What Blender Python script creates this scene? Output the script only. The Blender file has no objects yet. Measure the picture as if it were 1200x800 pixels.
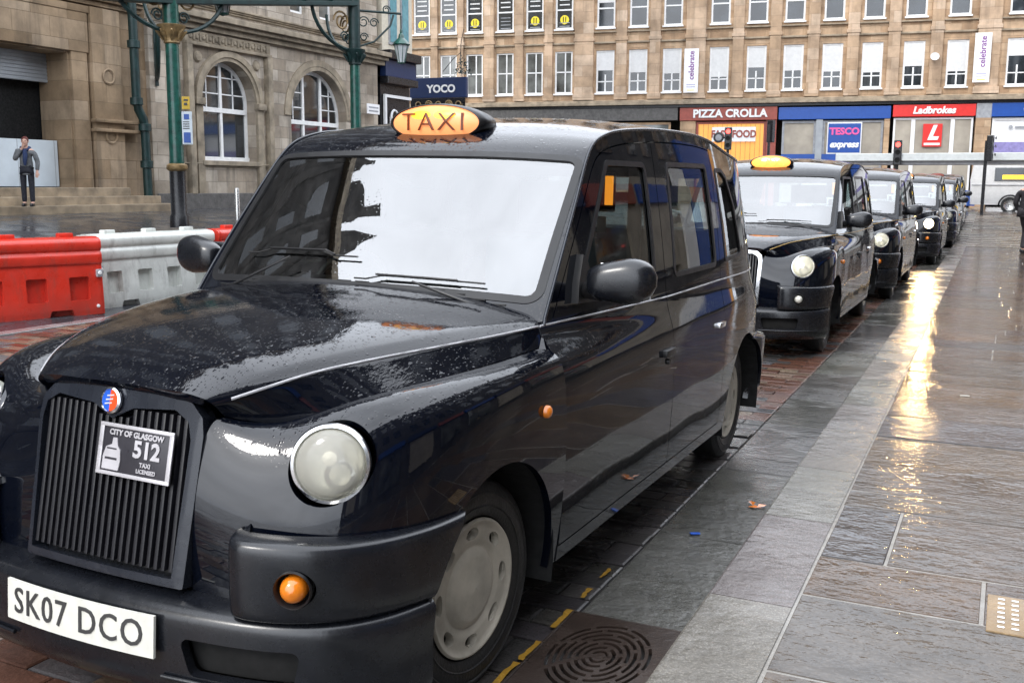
import bpy, bmesh, math, random
import numpy as np
from mathutils import Vector, Matrix
random.seed(7); rng = np.random.default_rng(7)
sc = bpy.context.scene
COL = sc.collection
R = math.radians

# ------------------------------------------------------------------ materials
def new_mat(name):
    m = bpy.data.materials.new(name); m.use_nodes = True
    nt = m.node_tree
    return m, nt, nt.nodes['Principled BSDF']
def setp(b, **k):
    names = dict(base='Base Color', rough='Roughness', metal='Metallic', coat='Coat Weight', crough='Coat Roughness',
                 spec='Specular IOR Level', ior='IOR', emit='Emission Color', estr='Emission Strength', alpha='Alpha', trans='Transmission Weight')
    for a, v in k.items():
        i = b.inputs[names[a]]
        i.default_value = (*v, 1) if isinstance(v, tuple) else v
def N(nt, t, **k):
    n = nt.nodes.new(t)
    for a, v in k.items():
        if a.startswith('i_'): n.inputs[a[2:].replace('_', ' ')].default_value = v
        else: setattr(n, a, v)
    return n
def coords(nt, scale=(1, 1, 1), space='Object', rot=(0, 0, 0)):
    tc = N(nt, 'ShaderNodeTexCoord'); mp = N(nt, 'ShaderNodeMapping')
    mp.inputs['Scale'].default_value = scale; mp.inputs['Rotation'].default_value = rot
    nt.links.new(tc.outputs[space], mp.inputs[0]); return mp.outputs[0]
def ramp(nt, fac, stops):
    r = N(nt, 'ShaderNodeValToRGB'); cr = r.color_ramp
    while len(cr.elements) < len(stops): cr.elements.new(.5)
    for e, (p, c) in zip(cr.elements, stops):
        e.position = p; e.color = (*c, 1) if isinstance(c, tuple) else (c, c, c, 1)
    nt.links.new(fac, r.inputs[0]); return r.outputs[0]
def noise(nt, vec, scale, detail=4, rough=.55):
    n = N(nt, 'ShaderNodeTexNoise'); n.inputs['Scale'].default_value = scale
    n.inputs['Detail'].default_value = detail; n.inputs['Roughness'].default_value = rough
    if vec is not None: nt.links.new(vec, n.inputs['Vector'])
    return n.outputs['Fac']
def bump(nt, h, strength, dist, normal=None):
    b = N(nt, 'ShaderNodeBump'); b.inputs['Strength'].default_value = strength; b.inputs['Distance'].default_value = dist
    nt.links.new(h, b.inputs['Height'])
    if normal is not None: nt.links.new(normal, b.inputs['Normal'])
    return b.outputs[0]
def mixc(nt, fac, a, b, mode='MIX'):
    m = N(nt, 'ShaderNodeMix', data_type='RGBA', blend_type=mode)
    for sock, v in ((m.inputs[0], fac), (m.inputs[6], a), (m.inputs[7], b)):
        if isinstance(v, (int, float)): sock.default_value = v
        elif isinstance(v, tuple): sock.default_value = (*v, 1)
        else: nt.links.new(v, sock)
    return m.outputs[2]
def math_(nt, op, a, b=0.0):
    m = N(nt, 'ShaderNodeMath', operation=op)
    for s, v in ((m.inputs[0], a), (m.inputs[1], b)):
        if isinstance(v, (int, float)): s.default_value = v
        else: nt.links.new(v, s)
    return m.outputs[0]
def simple(name, col, rough=.5, metal=0, var=.12, bumps=.0, vscale=6, **k):
    m, nt, b = new_mat(name); setp(b, rough=rough, metal=metal, **k)
    v = coords(nt); f = noise(nt, v, vscale, 5)
    lo = tuple(max(0, c * (1 - var * 1.6)) for c in col); hi = tuple(min(1, c * (1 + var * 1.6)) for c in col)
    nt.links.new(ramp(nt, f, [(.3, lo), (.7, hi)]), b.inputs['Base Color'])
    nt.links.new(ramp(nt, noise(nt, v, vscale * 3, 3), [(.3, max(0, rough * .8)), (.7, min(1, rough * 1.2))]), b.inputs['Roughness'])
    if bumps: nt.links.new(bump(nt, noise(nt, v, vscale * 8, 4), bumps, .01), b.inputs['Normal'])
    return m
def emissive(name, col, strength, rough=.3):
    m, nt, b = new_mat(name); setp(b, base=col, rough=rough, emit=col, estr=strength); return m
def glass(name, tint=(.75, .82, .8), ior=1.5, rough=0.0, wet=0.0, dirt=0.0):
    m = bpy.data.materials.new(name); m.use_nodes = True; nt = m.node_tree; nt.nodes.clear()
    out = N(nt, 'ShaderNodeOutputMaterial'); mx = N(nt, 'ShaderNodeMixShader')
    tr = N(nt, 'ShaderNodeBsdfTransparent'); gl = N(nt, 'ShaderNodeBsdfGlossy')
    fr = N(nt, 'ShaderNodeFresnel'); fr.inputs['IOR'].default_value = ior
    tr.inputs[0].default_value = (*tint, 1); gl.inputs['Roughness'].default_value = rough
    if wet:
        v = coords(nt); vo = N(nt, 'ShaderNodeTexVoronoi'); vo.inputs['Scale'].default_value = 70; nt.links.new(v, vo.inputs['Vector'])
        h = ramp(nt, vo.outputs['Distance'], [(.0, 1.0), (.28, .0)])
        h2 = math_(nt, 'ADD', h, math_(nt, 'MULTIPLY', noise(nt, v, 5, 2), 6.0))
        bo = bump(nt, h2, wet, .002); nt.links.new(bo, gl.inputs['Normal'])
    nt.links.new(fr.outputs[0], mx.inputs[0]); nt.links.new(tr.outputs[0], mx.inputs[1]); nt.links.new(gl.outputs[0], mx.inputs[2])
    last = mx.outputs[0]
    if dirt:
        df = N(nt, 'ShaderNodeBsdfDiffuse'); df.inputs[0].default_value = (.90, .88, .80, 1)
        m2 = N(nt, 'ShaderNodeMixShader'); m2.inputs[0].default_value = dirt
        nt.links.new(last, m2.inputs[1]); nt.links.new(df.outputs[0], m2.inputs[2]); last = m2.outputs[0]
    nt.links.new(last, out.inputs[0]); return m
def paint(name, col, drops=1.0):
    m, nt, b = new_mat(name); setp(b, base=col, rough=.5, coat=1.0, crough=.02, spec=.0)
    b.inputs['Coat IOR'].default_value = 1.6
    v = coords(nt)
    vs = coords(nt, (1, .45, 1))
    def beads(scale, size, keep):
        vo = N(nt, 'ShaderNodeTexVoronoi'); vo.inputs['Scale'].default_value = scale; nt.links.new(v, vo.inputs['Vector'])
        sc_ = N(nt, 'ShaderNodeSeparateColor'); nt.links.new(vo.outputs['Color'], sc_.inputs[0])
        r_ = math_(nt, 'MULTIPLY', math_(nt, 'MAXIMUM', math_(nt, 'SUBTRACT', sc_.outputs[0], keep), 0.0), size)
        return math_(nt, 'POWER', math_(nt, 'MAXIMUM', math_(nt, 'SUBTRACT', r_, vo.outputs['Distance']), 0.0), .5)
    d1 = math_(nt, 'ADD', beads(120, .75, .35), math_(nt, 'MULTIPLY', beads(48, .70, .45), 2.2))
    patch = ramp(nt, noise(nt, v, 6, 4), [(.36, .25), (.6, 1.0)])
    film = noise(nt, coords(nt, (1, .5, 1)), 34, 4, .6)
    geo = N(nt, 'ShaderNodeNewGeometry'); sp = N(nt, 'ShaderNodeSeparateXYZ'); nt.links.new(geo.outputs['Normal'], sp.inputs[0])
    up = ramp(nt, sp.outputs[2], [(.35, .04), (.8, 1.0)])
    h = math_(nt, 'MULTIPLY', math_(nt, 'ADD', math_(nt, 'MULTIPLY', d1, patch), math_(nt, 'MULTIPLY', film, .35)), up)
    bo = bump(nt, h, .55 * drops, .003)
    nt.links.new(bo, b.inputs['Coat Normal']); nt.links.new(bo, b.inputs['Normal'])
    dirt = ramp(nt, noise(nt, v, 14, 6, .7), [(.5, 0.0), (.85, .35)])
    nt.links.new(mixc(nt, dirt, col, (.012, .012, .013)), b.inputs['Base Color'])
    nt.links.new(ramp(nt, noise(nt, v, 5, 5), [(.3, .012), (.75, .05)]), b.inputs['Coat Roughness'])
    return m
def stone(name, c1, c2, c3, bw=1.0, bh=.42, scale=1.0, mortar=.012, space='Object', soot_dark=.5, axis='x'):
    """ashlar sandstone: blocks, weathering and soot streaks that belong to the stone"""
    m, nt, b = new_mat(name); setp(b, rough=.85, spec=.3)
    rot = {'x': (R(90), 0, 0), 'y': (R(90), 0, R(90))}[axis]
    tc = N(nt, 'ShaderNodeTexCoord'); sp = N(nt, 'ShaderNodeSeparateXYZ'); nt.links.new(tc.outputs[space], sp.inputs[0])
    cb = N(nt, 'ShaderNodeCombineXYZ'); nt.links.new(sp.outputs[0 if axis == 'x' else 1], cb.inputs[0]); nt.links.new(sp.outputs[2], cb.inputs[1])
    br = N(nt, 'ShaderNodeTexBrick'); br.offset = .5
    for k_, v_ in (('Scale', scale), ('Mortar Size', mortar), ('Brick Width', bw), ('Row Height', bh), ('Bias', 0.0), ('Mortar Smooth', .3)): br.inputs[k_].default_value = v_
    br.inputs['Color1'].default_value = (0, 0, 0, 1); br.inputs['Color2'].default_value = (1, 1, 1, 1); br.inputs['Mortar'].default_value = (.5, .5, .5, 1)
    nt.links.new(cb.outputs[0], br.inputs['Vector'])
    v = tc.outputs[space]
    base = ramp(nt, br.outputs['Color'], [(0, c1), (.5, c2), (1, c3)])
    n1 = ramp(nt, noise(nt, v, .8, 8, .65), [(.35, .62), (.65, 1.15)])
    base = mixc(nt, 1.0, base, n1, 'MULTIPLY')
    mp = N(nt, 'ShaderNodeMapping'); mp.inputs['Scale'].default_value = (1.6, 1.6, .16); nt.links.new(v, mp.inputs[0])
    st = ramp(nt, noise(nt, mp.outputs[0], 1.3, 6, .6), [(.52, 0.0), (.72, soot_dark)])
    base = mixc(nt, st, base, (.055, .048, .04))
    base = mixc(nt, math_(nt, 'MULTIPLY', br.outputs['Fac'], .5), base, tuple(c * .35 for c in c2))
    nt.links.new(base, b.inputs['Base Color'])
    h = math_(nt, 'SUBTRACT', math_(nt, 'MULTIPLY', noise(nt, v, 9, 6), .5), br.outputs['Fac'])
    nt.links.new(bump(nt, h, .6, .02), b.inputs['Normal'])
    return m

M = {}
M['paint'] = paint('taxi_black_paint', (.0018, .0028, .0065))
M['paint_grey'] = paint('taxi_graphite_paint', (.03, .031, .034))
M['bumper'] = simple('bumper_satin_black', (.007, .008, .011), .26, var=.15, bumps=.03, vscale=10, coat=.35, crough=.18)
M['trim'] = simple('black_trim', (.012, .012, .013), .38, var=.1)
M['rubber'] = simple('rubber', (.013, .013, .013), .55, var=.15, bumps=.2, vscale=20)
M['tyre'] = simple('tyre_rubber', (.014, .014, .014), .42, var=.2, bumps=.25, vscale=12)
M['chrome'] = simple('chrome', (.75, .76, .78), .12, 1.0, var=.05)
M['stripe'] = simple('coach_line', (.42, .42, .44), .3, 0, var=.06)
M['gold_stripe'] = simple('gold_coach_line', (.42, .27, .08), .3, 0, var=.06)
M['hub'] = simple('hub_cap_beige', (.42, .385, .32), .42, .12, var=.16, bumps=.08, vscale=8)
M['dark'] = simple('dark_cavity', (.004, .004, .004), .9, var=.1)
M['grille_bar'] = simple('grille_black', (.005, .005, .008), .5, var=.1)
M['surround'] = simple('grille_surround_satin', (.016, .019, .027), .27, .1, var=.1, coat=.5)
M['plate'] = simple('plate_white', (.72, .71, .64), .35, var=.05, vscale=25)
M['plate_ink'] = simple('plate_ink', (.05, .05, .05), .4)
M['pl_dark'] = simple('licence_dark', (.035, .033, .04), .3)
M['pl_silver'] = simple('licence_silver', (.62, .6, .62), .3, .3)
M['amber'] = simple('amber_lens', (.75, .20, .01), .12, var=.1, coat=1.0)
M['amber_sign'] = emissive('amber_sign_lit', (.92, .33, .12), .42)
M['amber_core'] = emissive('amber_sign_core', (1.0, .52, .04), .8)
M['sign_letter'] = simple('sign_lettering', (.16, .03, .005), .4)
M['sign_pale'] = emissive('amber_sign_bright', (1.0, .55, .16), 1.3)
M['glass'] = glass('car_glass', (.55, .63, .62), 1.62)
M['wind'] = glass('windscreen_glass', (.72, .80, .77), 3.7, wet=.012)
M['lamp_glass'] = glass('headlamp_glass', (.90, .89, .82), 1.6, wet=.2, dirt=.30)
M['reflector'] = simple('headlamp_reflector', (.88, .86, .76), .32, .25, var=.12, bumps=.9, vscale=14)
M['bulb'] = simple('lamp_shield', (.75, .72, .62), .3, .3)
M['beam'] = emissive('headlamp_lit', (1.0, .72, .36), 16)
M['lens_lit'] = emissive('headlamp_lens_lit', (1.0, .80, .50), 8)
M['bulb_lit'] = emissive('headlamp_bulb_lit', (1.0, .98, .95), 2.4)
M['sign_orange'] = emissive('amber_sign_orange', (1.0, .36, .07), 1.0)
M['sign_hot'] = emissive('amber_sign_hot', (1.0, .72, .25), 2.2)
M['seat'] = simple('seat_cloth', (.012, .018, .03), .8, bumps=.2)
M['teal'] = simple('teal_cover', (.01, .10, .15), .7)
M['cream'] = simple('cream_card', (.45, .43, .38), .7)
M['orange_tag'] = emissive('orange_tag_lit', (1.0, .32, .02), .9)
M['red_tail'] = simple('tail_lens', (.4, .01, .01), .15)
M['badge_blue'] = simple('enamel_blue', (.02, .10, .5), .2)
M['badge_red'] = simple('enamel_red', (.75, .08, .02), .2)
M['skin'] = simple('skin', (.55, .33, .25), .55, var=.08)
M['denim'] = simple('dark_trousers', (.012, .013, .02), .8)
M['hair'] = simple('auburn_hair', (.10, .02, .015), .7)

# ------------------------------------------------------------------ geometry helpers
def tag(o, label=None, cat=None, group=None, kind=None):
    if label: o['label'] = label
    if cat: o['category'] = cat
    if group: o['group'] = group
    if kind: o['kind'] = kind
    return o
def empty(name, loc=(0, 0, 0), rz=0, **k):
    o = bpy.data.objects.new(name, None); COL.objects.link(o); o.location = loc; o.rotation_euler = (0, 0, rz); o.empty_display_size = .3
    return tag(o, **k)
class G:
    """face soup that becomes ONE mesh"""
    def __init__(s): s.v = []; s.f = []; s.m = []; s.n = None; s.mats = []
    def mi(s, mat):
        if mat is None: return 0
        if mat not in s.mats: s.mats.append(mat)
        return s.mats.index(mat)
    def add(s, vs, fs, mat=None):
        o = len(s.v); s.v += [tuple(map(float, p)) for p in vs]; k = s.mi(mat)
        for f in fs: s.f.append(tuple(i + o for i in f)); s.m.append(k)
        return s
    def box(s, x0, x1, y0, y1, z0, z1, mat=None, bev=0, T=None):
        if bev <= 0:
            vs = [(x, y, z) for x in (x0, x1) for y in (y0, y1) for z in (z0, z1)]
            fs = [(0, 1, 3, 2), (4, 6, 7, 5), (0, 4, 5, 1), (2, 3, 7, 6), (0, 2, 6, 4), (1, 5, 7, 3)]
        else:
            b = min(bev, abs(x1 - x0) * .45, abs(y1 - y0) * .45, abs(z1 - z0) * .45)
            bm = bmesh.new(); bmesh.ops.create_cube(bm, size=1)
            for v in bm.verts: v.co = Vector(((x0 + x1) / 2 + v.co.x * (x1 - x0), (y0 + y1) / 2 + v.co.y * (y1 - y0), (z0 + z1) / 2 + v.co.z * (z1 - z0)))
            bmesh.ops.bevel(bm, geom=bm.edges[:], offset=b, segments=2, profile=.6, affect='EDGES')
            bm.verts.index_update(); vs = [v.co.copy() for v in bm.verts]; fs = [tuple(v.index for v in f.verts) for f in bm.faces]; bm.free()
        if T is not None: vs = [T @ Vector(p) for p in vs]
        return s.add(vs, fs, mat)
    def tube(s, pts, r, n=8, mat=None, cap=True, closed=False):
        pts = [Vector(p) for p in pts]; k = len(pts); rr = r if isinstance(r, (list, tuple)) else [r] * k
        vs = []; up = None
        for i, p in enumerate(pts):
            if closed: t = pts[(i + 1) % k] - pts[i - 1]
            else: t = pts[min(i + 1, k - 1)] - pts[max(i - 1, 0)]
            t.normalize()
            if up is None: up = Vector((0, 0, 1)) if abs(t.z) < .9 else Vector((1, 0, 0))
            a = t.cross(up).normalized(); b = a.cross(t).normalized(); up = b
            for j in range(n):
                q = 2 * math.pi * j / n; vs.append(p + (a * math.cos(q) + b * math.sin(q)) * rr[i])
        fs = []
        for i in range(k if closed else k - 1):
            for j in range(n):
                a_ = i * n + j; b_ = i * n + (j + 1) % n; c_ = ((i + 1) % k) * n + (j + 1) % n; d_ = ((i + 1) % k) * n + j
                fs.append((a_, b_, c_, d_))
        if cap and not closed: fs += [tuple(range(n - 1, -1, -1)), tuple((k - 1) * n + j for j in range(n))]
        return s.add(vs, fs, mat)
    def lathe(s, prof, n=24, mat=None, T=None, cap=False):
        """prof: (r, z) pairs, spun about local z"""
        vs = [(r * math.cos(2 * math.pi * j / n), r * math.sin(2 * math.pi * j / n), z) for r, z in prof for j in range(n)]
        fs = [(i * n + j, i * n + (j + 1) % n, (i + 1) * n + (j + 1) % n, (i + 1) * n + j) for i in range(len(prof) - 1) for j in range(n)]
        if T is not None: vs = [T @ Vector(p) for p in vs]
        return s.add(vs, fs, mat)
    def cyl(s, p0, p1, r, n=16, mat=None, r1=None): return s.tube([p0, p1], [r, r if r1 is None else r1], n, mat)
    def prism(s, poly, fn0, fn1, mat=None):
        """poly: 2D outline (ccw); fn0/fn1 map a 2D point to the two ends"""
        n = len(poly); vs = [fn0(*p) for p in poly] + [fn1(*p) for p in poly]
        fs = [tuple(range(n)), tuple(range(2 * n - 1, n - 1, -1))] + [(i, i + n, (i + 1) % n + n, (i + 1) % n) for i in range(n)]
        return s.add(vs, fs, mat)
    def build(s, name, mat=None, parent=None, smooth=None, loc=None, rot=None, recalc=True, **k):
        me = bpy.data.meshes.new(name); me.from_pydata(s.v, [], s.f)
        mats = s.mats if s.mats else ([mat] if mat else [])
        if s.mats and None in [None]: pass
        for m_ in mats: me.materials.append(m_)
        if s.mats: me.polygons.foreach_set('material_index', s.m)
        if recalc:
            bm = bmesh.new(); bm.from_mesh(me); bmesh.ops.recalc_face_normals(bm, faces=bm.faces[:]); bm.to_mesh(me); bm.free()
        if smooth is not None:
            me.polygons.foreach_set('use_smooth', [True] * len(me.polygons)); me.set_sharp_from_angle(angle=R(smooth))
        me.update()
        o = bpy.data.objects.new(name, me); COL.objects.link(o)
        if parent: o.parent = parent
        if loc: o.location = loc
        if rot: o.rotation_euler = rot
        return tag(o, **k)
def text_geo(txt, size, ext=.004, bold=0.0, align='CENTER', shear=0, sx=1.0, res=3, spacing=1.0):
    cu = bpy.data.curves.new('t', 'FONT'); cu.body = txt; cu.size = size; cu.extrude = ext; cu.offset = bold; cu.align_x = align; cu.align_y = 'CENTER'
    cu.shear = shear; cu.resolution_u = res; cu.space_character = spacing
    o = bpy.data.objects.new('t', cu); COL.objects.link(o)
    dg = bpy.context.evaluated_depsgraph_get(); dg.update()
    me = bpy.data.meshes.new_from_object(o.evaluated_get(dg))
    vs = [Vector((v.co.x * sx, v.co.y, v.co.z)) for v in me.vertices]; fs = [tuple(p.vertices) for p in me.polygons]
    bpy.data.objects.remove(o); bpy.data.curves.remove(cu); bpy.data.meshes.remove(me)
    return vs, fs
def frame_T(origin, xdir, ydir):
    x = Vector(xdir).normalized(); y = Vector(ydir).normalized(); z = x.cross(y)
    T = Matrix((( x.x, y.x, z.x, origin[0]), (x.y, y.y, z.y, origin[1]), (x.z, y.z, z.z, origin[2]), (0, 0, 0, 1))); return T
def add_text(g, txt, size, T, mat, **k):
    vs, fs = text_geo(txt, size, **k); g.add([T @ v for v in vs], fs, mat); return g

# ---- spline sheets that are trimmed by signed distances
def basis(n, u):
    kn = np.concatenate([[0] * 3, np.linspace(0, 1, n - 2), [1] * 3]); u = np.clip(u, 0, 1 - 1e-9)
    B = np.zeros((len(u), n + 3))
    for i in range(n + 2): B[:, i] = (u >= kn[i]) & (u < kn[i + 1])
    for d in range(1, 4):
        for i in range(n + 3 - d - 1 + 1):
            if i + d + 1 > n + 3: continue
            a = kn[i + d] - kn[i]; b = (kn[i + d + 1] - kn[i + 1]) if i + d + 1 < len(kn) else 0
            t = 0
            if a > 0: t = (u - kn[i]) / a * B[:, i]
            if b > 0: t = t + (kn[i + d + 1] - u) / b * B[:, i + 1]
            B[:, i] = t
    return B[:, :n]
def bsurf(C, nu, nv):
    C = np.array(C, float); Bu = basis(C.shape[0], np.linspace(0, 1, nu)); Bv = basis(C.shape[1], np.linspace(0, 1, nv))
    return np.einsum('ui,vj,ijk->uvk', Bu, Bv, C)
class Sheet:
    def __init__(s, P, params=None, flip=False):
        nu, nv = P.shape[:2]
        du = np.gradient(P, axis=0); dv = np.gradient(P, axis=1); n = np.cross(du, dv)
        l = np.linalg.norm(n, axis=2, keepdims=True); bad = l[..., 0] < 1e-9; n = n / np.maximum(l, 1e-9)
        if bad.any():
            for i, j in zip(*np.where(bad)): n[i, j] = n[max(i - 1, 0), min(max(j, 1), nv - 2)]
        if flip: n = -n
        s.P = P.reshape(-1, 3); s.Nn = n.reshape(-1, 3); s.A = None if params is None else params.reshape(nu * nv, -1)
        idx = np.arange(nu * nv).reshape(nu, nv)
        q = np.stack([idx[:-1, :-1], idx[1:, :-1], idx[1:, 1:], idx[:-1, 1:]], -1).reshape(-1, 4)
        if flip: q = q[:, ::-1]
        s.F = [tuple(f) for f in q.tolist()]
    def copy(s):
        o = Sheet.__new__(Sheet); o.P = s.P.copy(); o.Nn = s.Nn.copy(); o.A = None if s.A is None else s.A.copy(); o.F = list(s.F); return o
    def clip(s, f):
        """keep where f < 0"""
        f = np.asarray(f, float); f = np.where(np.abs(f) < 1e-7, -1e-7, f); ins = (f < 0)
        P = list(s.P); Nn = list(s.Nn); A = None if s.A is None else list(s.A); F = []; cut = {}
        insl = ins.tolist(); fl = f.tolist()
        def cv(i, j):
            k = (i, j) if i < j else (j, i)
            if k not in cut:
                a, b = k; t = fl[a] / (fl[a] - fl[b]); cut[k] = len(P)
                P.append(s.P[a] * (1 - t) + s.P[b] * t); n = s.Nn[a] * (1 - t) + s.Nn[b] * t; Nn.append(n / (np.linalg.norm(n) + 1e-12))
                if A is not None: A.append(s.A[a] * (1 - t) + s.A[b] * t)
            return cut[k]
        for fc in s.F:
            c = sum(insl[i] for i in fc)
            if c == len(fc): F.append(fc); continue
            if c == 0: continue
            nf = []
            for k in range(len(fc)):
                i, j = fc[k], fc[(k + 1) % len(fc)]
                if insl[i]: nf.append(i)
                if insl[i] != insl[j]: nf.append(cv(i, j))
            if len(nf) >= 3: F.append(tuple(nf))
        o = Sheet.__new__(Sheet); used = sorted({i for fc in F for i in fc}); mp = {k: i for i, k in enumerate(used)}
        if not used: used = [0]; F = []
        P = np.array([P[k] for k in used]); Nn = np.array([Nn[k] for k in used])
        o.P = P; o.Nn = Nn; o.A = None if A is None else np.array([A[k] for k in used]); o.F = [tuple(mp[i] for i in fc) for fc in F]; return o
    def offset(s, d): o = s.copy(); o.P = s.P + s.Nn * d; return o
    def mirror(s):
        o = s.copy(); o.P = s.P * [-1, 1, 1]; o.Nn = s.Nn * [-1, 1, 1]; o.F = [tuple(reversed(f)) for f in s.F]; return o
    def border(s):
        e = {}
        for fc in s.F:
            for k in range(len(fc)):
                e[(fc[k], fc[(k + 1) % len(fc)])] = 1
        return [(a, b) for (a, b) in e if (b, a) not in e]
    def flange(s, depth=.02):
        """turn the cut edges inwards"""
        P = [s.P]; Nn = [s.Nn]; F = list(s.F); k = len(s.P); nv = []; nn = []
        for a, b in s.border():
            t = s.P[b] - s.P[a]; l = np.linalg.norm(t)
            if l < 1e-7: continue
            o = np.cross(t / l, (s.Nn[a] + s.Nn[b]) / 2); o /= (np.linalg.norm(o) + 1e-12)
            nv += [s.P[a], s.P[b], s.P[b] - s.Nn[b] * depth, s.P[a] - s.Nn[a] * depth]; nn += [o, o, o, o]
            F.append((k + 1, k, k + 3, k + 2)); k += 4
        o = Sheet.__new__(Sheet); o.P = np.vstack([s.P] + ([np.array(nv)] if nv else [])); o.Nn = np.vstack([s.Nn] + ([np.array(nn)] if nn else [])); o.A = None; o.F = F; return o
def join(*sh):
    P = []; Nn = []; F = []; k = 0
    for s in sh: P.append(s.P); Nn.append(s.Nn); F += [tuple(i + k for i in f) for f in s.F]; k += len(s.P)
    o = Sheet.__new__(Sheet); o.P = np.vstack(P); o.Nn = np.vstack(Nn); o.A = None; o.F = F; return o
def sheet_obj(s, name, mat, parent=None, **k):
    me = bpy.data.meshes.new(name); me.from_pydata(s.P.tolist(), [], s.F); me.materials.append(mat)
    me.polygons.foreach_set('use_smooth', [True] * len(me.polygons))
    if len(me.vertices) == len(s.Nn): me.normals_split_custom_set_from_vertices([tuple(n) for n in s.Nn])
    o = bpy.data.objects.new(name, me); COL.objects.link(o); o.parent = parent
    return tag(o, **k)
def sd_poly(pts, poly, r=0.0):
    """signed distance to a polygon (negative inside)"""
    p = np.asarray(pts, float); v = np.asarray(poly, float); n = len(v)
    d = np.full(len(p), 1e9); s = np.ones(len(p))
    for i in range(n):
        j = (i - 1) % n; e = v[j] - v[i]; w = p - v[i]
        t = np.clip((w @ e) / (e @ e), 0, 1); b = w - t[:, None] * e; d = np.minimum(d, (b ** 2).sum(1))
        c1 = p[:, 1] >= v[i][1]; c2 = p[:, 1] < v[j][1]; c3 = e[0] * w[:, 1] > e[1] * w[:, 0]
        al = np.stack([c1, c2, c3]); flip = al.all(0) | (~al).all(0); s = np.where(flip, -s, s)
    return s * np.sqrt(d) - r
def rpoly(poly, r):
    """shrink a convex polygon by r so that sd_poly(.., r) rounds its corners"""
    v = [Vector(p) for p in poly]; n = len(v); c = sum(v, Vector((0, 0))) / n; out = []
    for i in range(n):
        a, b, d = v[i - 1], v[i], v[(i + 1) % n]
        n1 = (b - a).orthogonal().normalized(); n2 = (d - b).orthogonal().normalized()
        if n1.dot(c - b) < 0: n1 = -n1
        if n2.dot(c - b) < 0: n2 = -n2
        m = (n1 + n2); m = m / max(m.dot(n1), .2) ; out.append(tuple(b + m * r))
    return out
def smooth_line(pts, n=8, it=2):
    """Catmull-Rom through points"""
    p = np.array(pts, float); q = np.vstack([2 * p[0] - p[1], p, 2 * p[-1] - p[-2]]); out = []
    for i in range(len(p) - 1):
        a, b, c, d = q[i:i + 4]
        for k in range(n):
            t = k / n; out.append(.5 * (2 * b + (c - a) * t + (2 * a - 5 * b + 4 * c - d) * t * t + (3 * b - a - 3 * c + d) * t ** 3))
    out.append(p[-1]); return np.array(out)
def sstep(x, a, b): t = np.clip((x - a) / (b - a), 0, 1); return t * t * (3 - 2 * t)
def copy_tree(o, parent=None):
    c = o.copy(); COL.objects.link(c)
    if parent is not None: c.parent = parent
    for ch in list(o.children): copy_tree(ch, c)
    return c
# ------------------------------------------------------------------ the taxi: surfaces
RWY = 3.85
WING = [  # rows bottom -> seam, 11 stations from the grille round to the front door
 [(.29,.11,.20),(.42,.11,.20),(.55,.13,.20),(.66,.17,.20),(.74,.24,.20),(.80,.33,.22),(.835,.45,.25),(.85,.6,.26),(.855,.8,.27),(.855,1.0,.27),(.85,1.25,.27)],
 [(.29,.10,.44),(.42,.10,.44),(.55,.12,.44),(.66,.16,.44),(.745,.23,.44),(.81,.33,.44),(.85,.45,.44),(.87,.6,.44),(.875,.8,.44),(.875,1.0,.44),(.872,1.25,.44)],
 [(.29,.09,.62),(.42,.095,.62),(.55,.11,.62),(.66,.145,.62),(.755,.215,.62),(.825,.33,.62),(.86,.45,.62),(.878,.6,.62),(.883,.8,.62),(.883,1.0,.62),(.882,1.25,.62)],
 [(.29,.115,.77),(.42,.13,.77),(.53,.15,.77),(.64,.175,.77),(.745,.235,.77),(.815,.335,.77),(.857,.455,.77),(.877,.61,.77),(.883,.8,.77),(.883,1.0,.77),(.882,1.25,.77)],
 [(.30,.145,.87),(.42,.17,.86),(.53,.19,.87),(.635,.21,.885),(.735,.27,.89),(.805,.37,.89),(.848,.48,.89),(.868,.63,.89),(.877,.8,.89),(.878,1.0,.89),(.874,1.25,.89)],
 [(.31,.165,.915),(.43,.21,.905),(.53,.25,.935),(.63,.28,.955),(.715,.33,.965),(.78,.415,.968),(.822,.52,.968),(.848,.66,.966),(.86,.82,.965),(.865,1.0,.963),(.862,1.25,.96)],
 [(.32,.18,.925),(.445,.265,.905),(.53,.305,.94),(.60,.34,.975),(.665,.40,1.0),(.715,.48,1.012),(.758,.58,1.018),(.79,.72,1.02),(.815,.86,1.016),(.832,1.02,1.005),(.836,1.25,.995)],
 [(.33,.195,.925),(.455,.30,.885),(.50,.345,.905),(.55,.39,.93),(.595,.46,.95),(.635,.545,.963),(.675,.66,.975),(.715,.79,.985),(.745,.92,.995),(.77,1.06,1.0),(.788,1.25,1.01)]]
STRIPE = [(.33,.155,.965),(.405,.25,1.0),(.44,.31,1.015),(.475,.38,1.03),(.515,.46,1.04),(.555,.55,1.048),(.605,.67,1.056),(.65,.79,1.062),(.695,.93,1.068),(.735,1.08,1.072),(.768,1.265,1.077)]
EDGE = [(.302,.138,.985),(.36,.235,1.028),(.392,.30,1.044),(.427,.37,1.058),(.467,.45,1.07),(.507,.545,1.08),(.552,.67,1.089),(.597,.79,1.096),(.642,.93,1.102),(.682,1.08,1.107),(.71,1.27,1.113)]
QUART = [(.17,.130,.996),(.20,.215,1.045),(.22,.285,1.067),(.24,.36,1.084),(.26,.45,1.10),(.28,.545,1.113),(.30,.67,1.128),(.33,.79,1.138),(.35,.93,1.149),(.37,1.08,1.158),(.39,1.26,1.165)]
CENT = [(0,.125,1.0),(0,.205,1.05),(0,.275,1.074),(0,.36,1.092),(0,.45,1.109),(0,.545,1.124),(0,.67,1.139),(0,.79,1.15),(0,.93,1.161),(0,1.08,1.17),(0,1.25,1.178)]
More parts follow.
